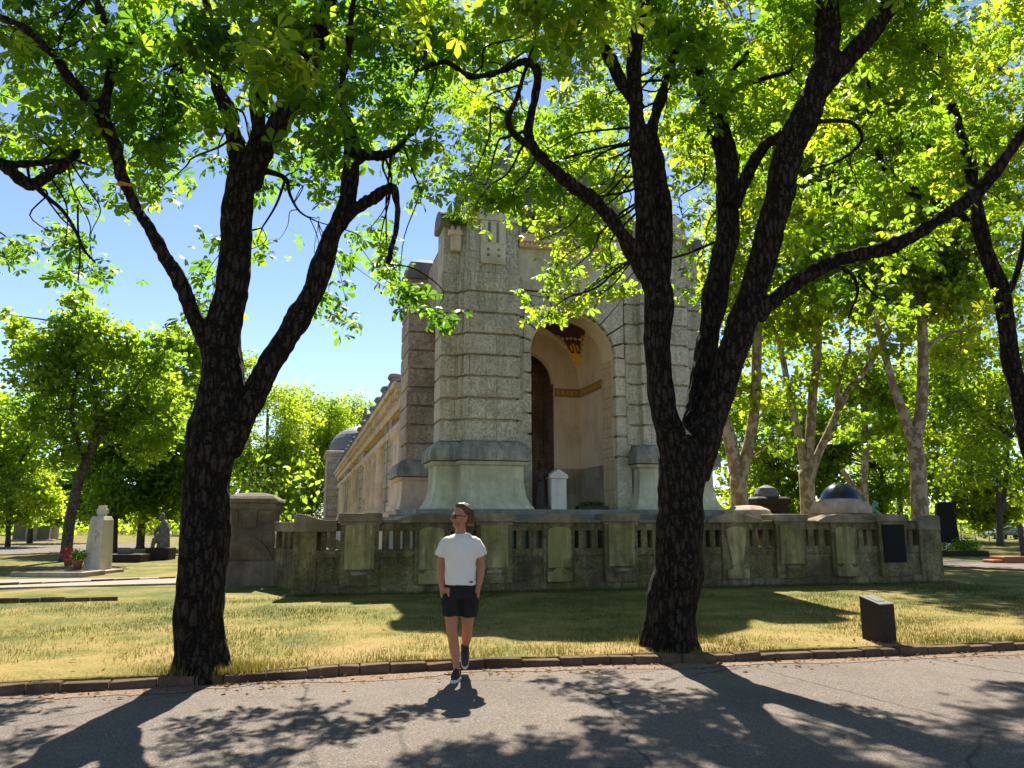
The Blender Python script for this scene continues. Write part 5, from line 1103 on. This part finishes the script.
# arms with hands pushed into the pockets, thumbs left outside
for s_ in (-1, 1):
    q.tube([(.17 * s_, .01, 1.42), (.195 * s_, .03, 1.29), (.216 * s_, .055, 1.14), (.210 * s_, .035, 1.06), (.194 * s_, .0, .96), (.184 * s_, -.018, .91), (.172 * s_, -.03, .86)], [.045, .050, .048, .046, .037, .032, .036], 12)
    q.tube([(.172 * s_, -.03, .87), (.16 * s_, -.045, .82), (.15 * s_, -.05, .76)], [.040, .042, .03], 10, sq=.6)
    q.tube([(.186 * s_, -.04, .885), (.190 * s_, -.07, .86), (.180 * s_, -.09, .83)], [.015, .012, .009], 8)
# front leg and rear leg
q.tube([(-.085, .0, .92), (-.088, -.03, .72), (-.085, -.045, .56), (-.083, -.045, .50), (-.066, -.02, .40), (-.056, -.005, .33), (-.035, -.012, .17), (-.026, -.015, .09), (-.026, -.02, .05)], [.098, .085, .063, .058, .056, .057, .038, .034, .036], 14)
q.tube([(.085, .02, .92), (.086, .03, .72), (.078, .05, .56), (.076, .07, .50), (.066, .17, .43), (.058, .25, .385), (.045, .39, .30), (.038, .455, .255), (.036, .47, .235)], [.098, .085, .063, .058, .056, .057, .040, .034, .036], 14)
q.build_remesh('body', pm['skin'], man, .0085, 5)
# hair swept back to the nape, stubble, sunglasses
q = MB(); q.ell(hp(0, .042, .060), (.079, .090, .090), 18, 12, hr); q.ell(hp(0, .088, -.005), (.066, .048, .075), 14, 10, hr); q.ell(hp(0, .096, -.055), (.048, .028, .044), 12, 8, hr)
q.ell(hp(0, -.012, .120), (.058, .056, .034), 14, 8, hr)
random.seed(6)
for k in range(30):
    a = random.uniform(-1, 1); q.tube([hp(.055 * a, -.048 + .03 * abs(a), .118 - .03 * abs(a)), hp(.07 * a, .03, .152 - .045 * a * a), hp(.075 * a, .11, .07), hp(.06 * a, .128, -.02), hp(.055 * a, .116 + random.uniform(0, .025), -.088 + random.uniform(-.025, .03))], [.007, .010, .011, .010, .004], 6)
q.build_remesh('hair', pm['hair'], man, .0075, 2)
hh = bpy.data.objects['hair']
# carve the hairline: keep the mass behind the face by shifting nothing else
q = MB()
for s_ in (-1, 1):
    q.ell(hp(.033 * s_, -.094 + .006, .006), (.032, .010, .025), 14, 8, hr)
q.build('sunglasses', pm['lens'], man, smooth=True)
sg = [o for o in man.children if o.name.startswith('sunglasses')][0]
q = MB(); q.tube([hp(-.062, -.086, .018), hp(0, -.102, .018), hp(.062, -.086, .018)], .005, 6)
for s_ in (-1, 1): q.tube([hp(.062 * s_, -.086, .016), hp(.078 * s_, -.03, .012), hp(.08 * s_, .03, .004)], .0045, 6)
q.build('frame', pm['lens'], sg)
q = MB(); q.ell(hp(0, -.040, -.068), (.0545, .054, .046), 16, 10, hr); q.build_remesh('stubble', pm['sock'], man, .008, 3)
# t-shirt
q = MB()
def ering(cx, cy, z, rx, ry, n=28, p=.85): return [(cx + rx * math.copysign(abs(math.cos(a)) ** p, math.cos(a)), cy + ry * math.copysign(abs(math.sin(a)) ** p, math.sin(a)), z) for a in np.linspace(0, 2 * math.pi, n, endpoint=False)]
q.loft([ering(0.004, .01, .955, .166, .130), ering(.003, .01, .99, .169, .132), ering(0, .01, 1.08, .163, .124), ering(0, .005, 1.2, .166, .126), ering(0, .0, 1.31, .175, .128), ering(0, .005, 1.39, .170, .115), ering(0, .01, 1.44, .148, .103), ering(0, .012, 1.472, .108, .085), ering(0, .012, 1.492, .072, .068)])
for s_ in (-1, 1): q.tube([(.12 * s_, .01, 1.415), (.163 * s_, .012, 1.395), (.198 * s_, .02, 1.33), (.220 * s_, .03, 1.255)], [.06, .068, .066, .068], 18, sq=.92)
def fold(p): return .010 * noise.noise(Vector((p.x * 9 + p.z * 6, p.y * 6, p.z * 7))) + .007 * noise.noise(Vector((p.x * 22, p.y * 12, p.z * 10 + p.x * 14)))
sh = q.build_remesh('t_shirt', pm['shirt'], man, .0085, 4, .5, fold)
q = MB(); q.box(.105, .138, -.128, -.118, .985, 1.002); q.build('hem_label', pm['shorts'], sh)
# shorts
q = MB(); q.loft([ering(0, .015, .985, .158, .115), ering(0, .015, .93, .172, .130), ering(0, .015, .86, .184, .135), ering(0, .015, .81, .182, .13)])
q.tube([(-.085, .005, .88), (-.092, -.015, .76), (-.092, -.030, .635)], [.102, .104, .100], 18); q.tube([(.085, .02, .88), (.092, .03, .76), (.090, .045, .635)], [.102, .104, .100], 18)
for s_ in (-1, 1): q.ell((.155 * s_, -.05, .80), (.045, .06, .085))
q.build_remesh('shorts', pm['shorts'], man, .009, 3, .5, fold)
# shoes
def shoe(M4):
    T = lambda p: (M4 @ Vector((p[0], p[1], p[2], 1))).to_3d()
    q = MB(); q.tube([T((0, .075, .05)), T((0, .03, .062)), T((0, -.04, .058)), T((0, -.11, .045)), T((0, -.17, .036)), T((0, -.195, .033))], [.038, .046, .046, .044, .034, .015], 14); q.tube([T((0, .03, .05)), T((0, .03, .105))], [.046, .044], 14)
    up = q.build_remesh('shoe', pm['shoe'], man, .008, 3)
    q = MB(); n_ = 22; oc = []
    for k in range(n_):
        a = 2 * math.pi * k / n_; oc.append((.049 * math.sin(a) * (1 + .12 * math.cos(a)), -.055 - .152 * math.cos(a)))
    q.loft([[T((x * .97, y, 0)) for x, y in oc], [T((x, y, .012)) for x, y in oc], [T((x, y, .03)) for x, y in oc]]); q.build('sole', pm['sole'], up)
    q = MB(); q.box(-.001, .001, 0, .001, 0, .001); 
    q = MB()
    for k in range(4): q.tube([T((-.028, -.03 - .026 * k, .098 - .006 * k)), T((.0, -.035 - .026 * k, .110 - .008 * k)), T((.028, -.03 - .026 * k, .098 - .006 * k))], .005, 6)
    q.build('laces', pm['shoe'], up)
shoe(Matrix.Translation((-.027, -.02, .003)) @ Matrix.Rotation(R(-6), 4, 'Z'))
shoe(Matrix.Translation((.036, .36, .125)) @ Matrix.Rotation(R(4), 4, 'Z') @ Matrix.Rotation(R(48), 4, 'X') @ Matrix.Translation((0, .10, -.0)))
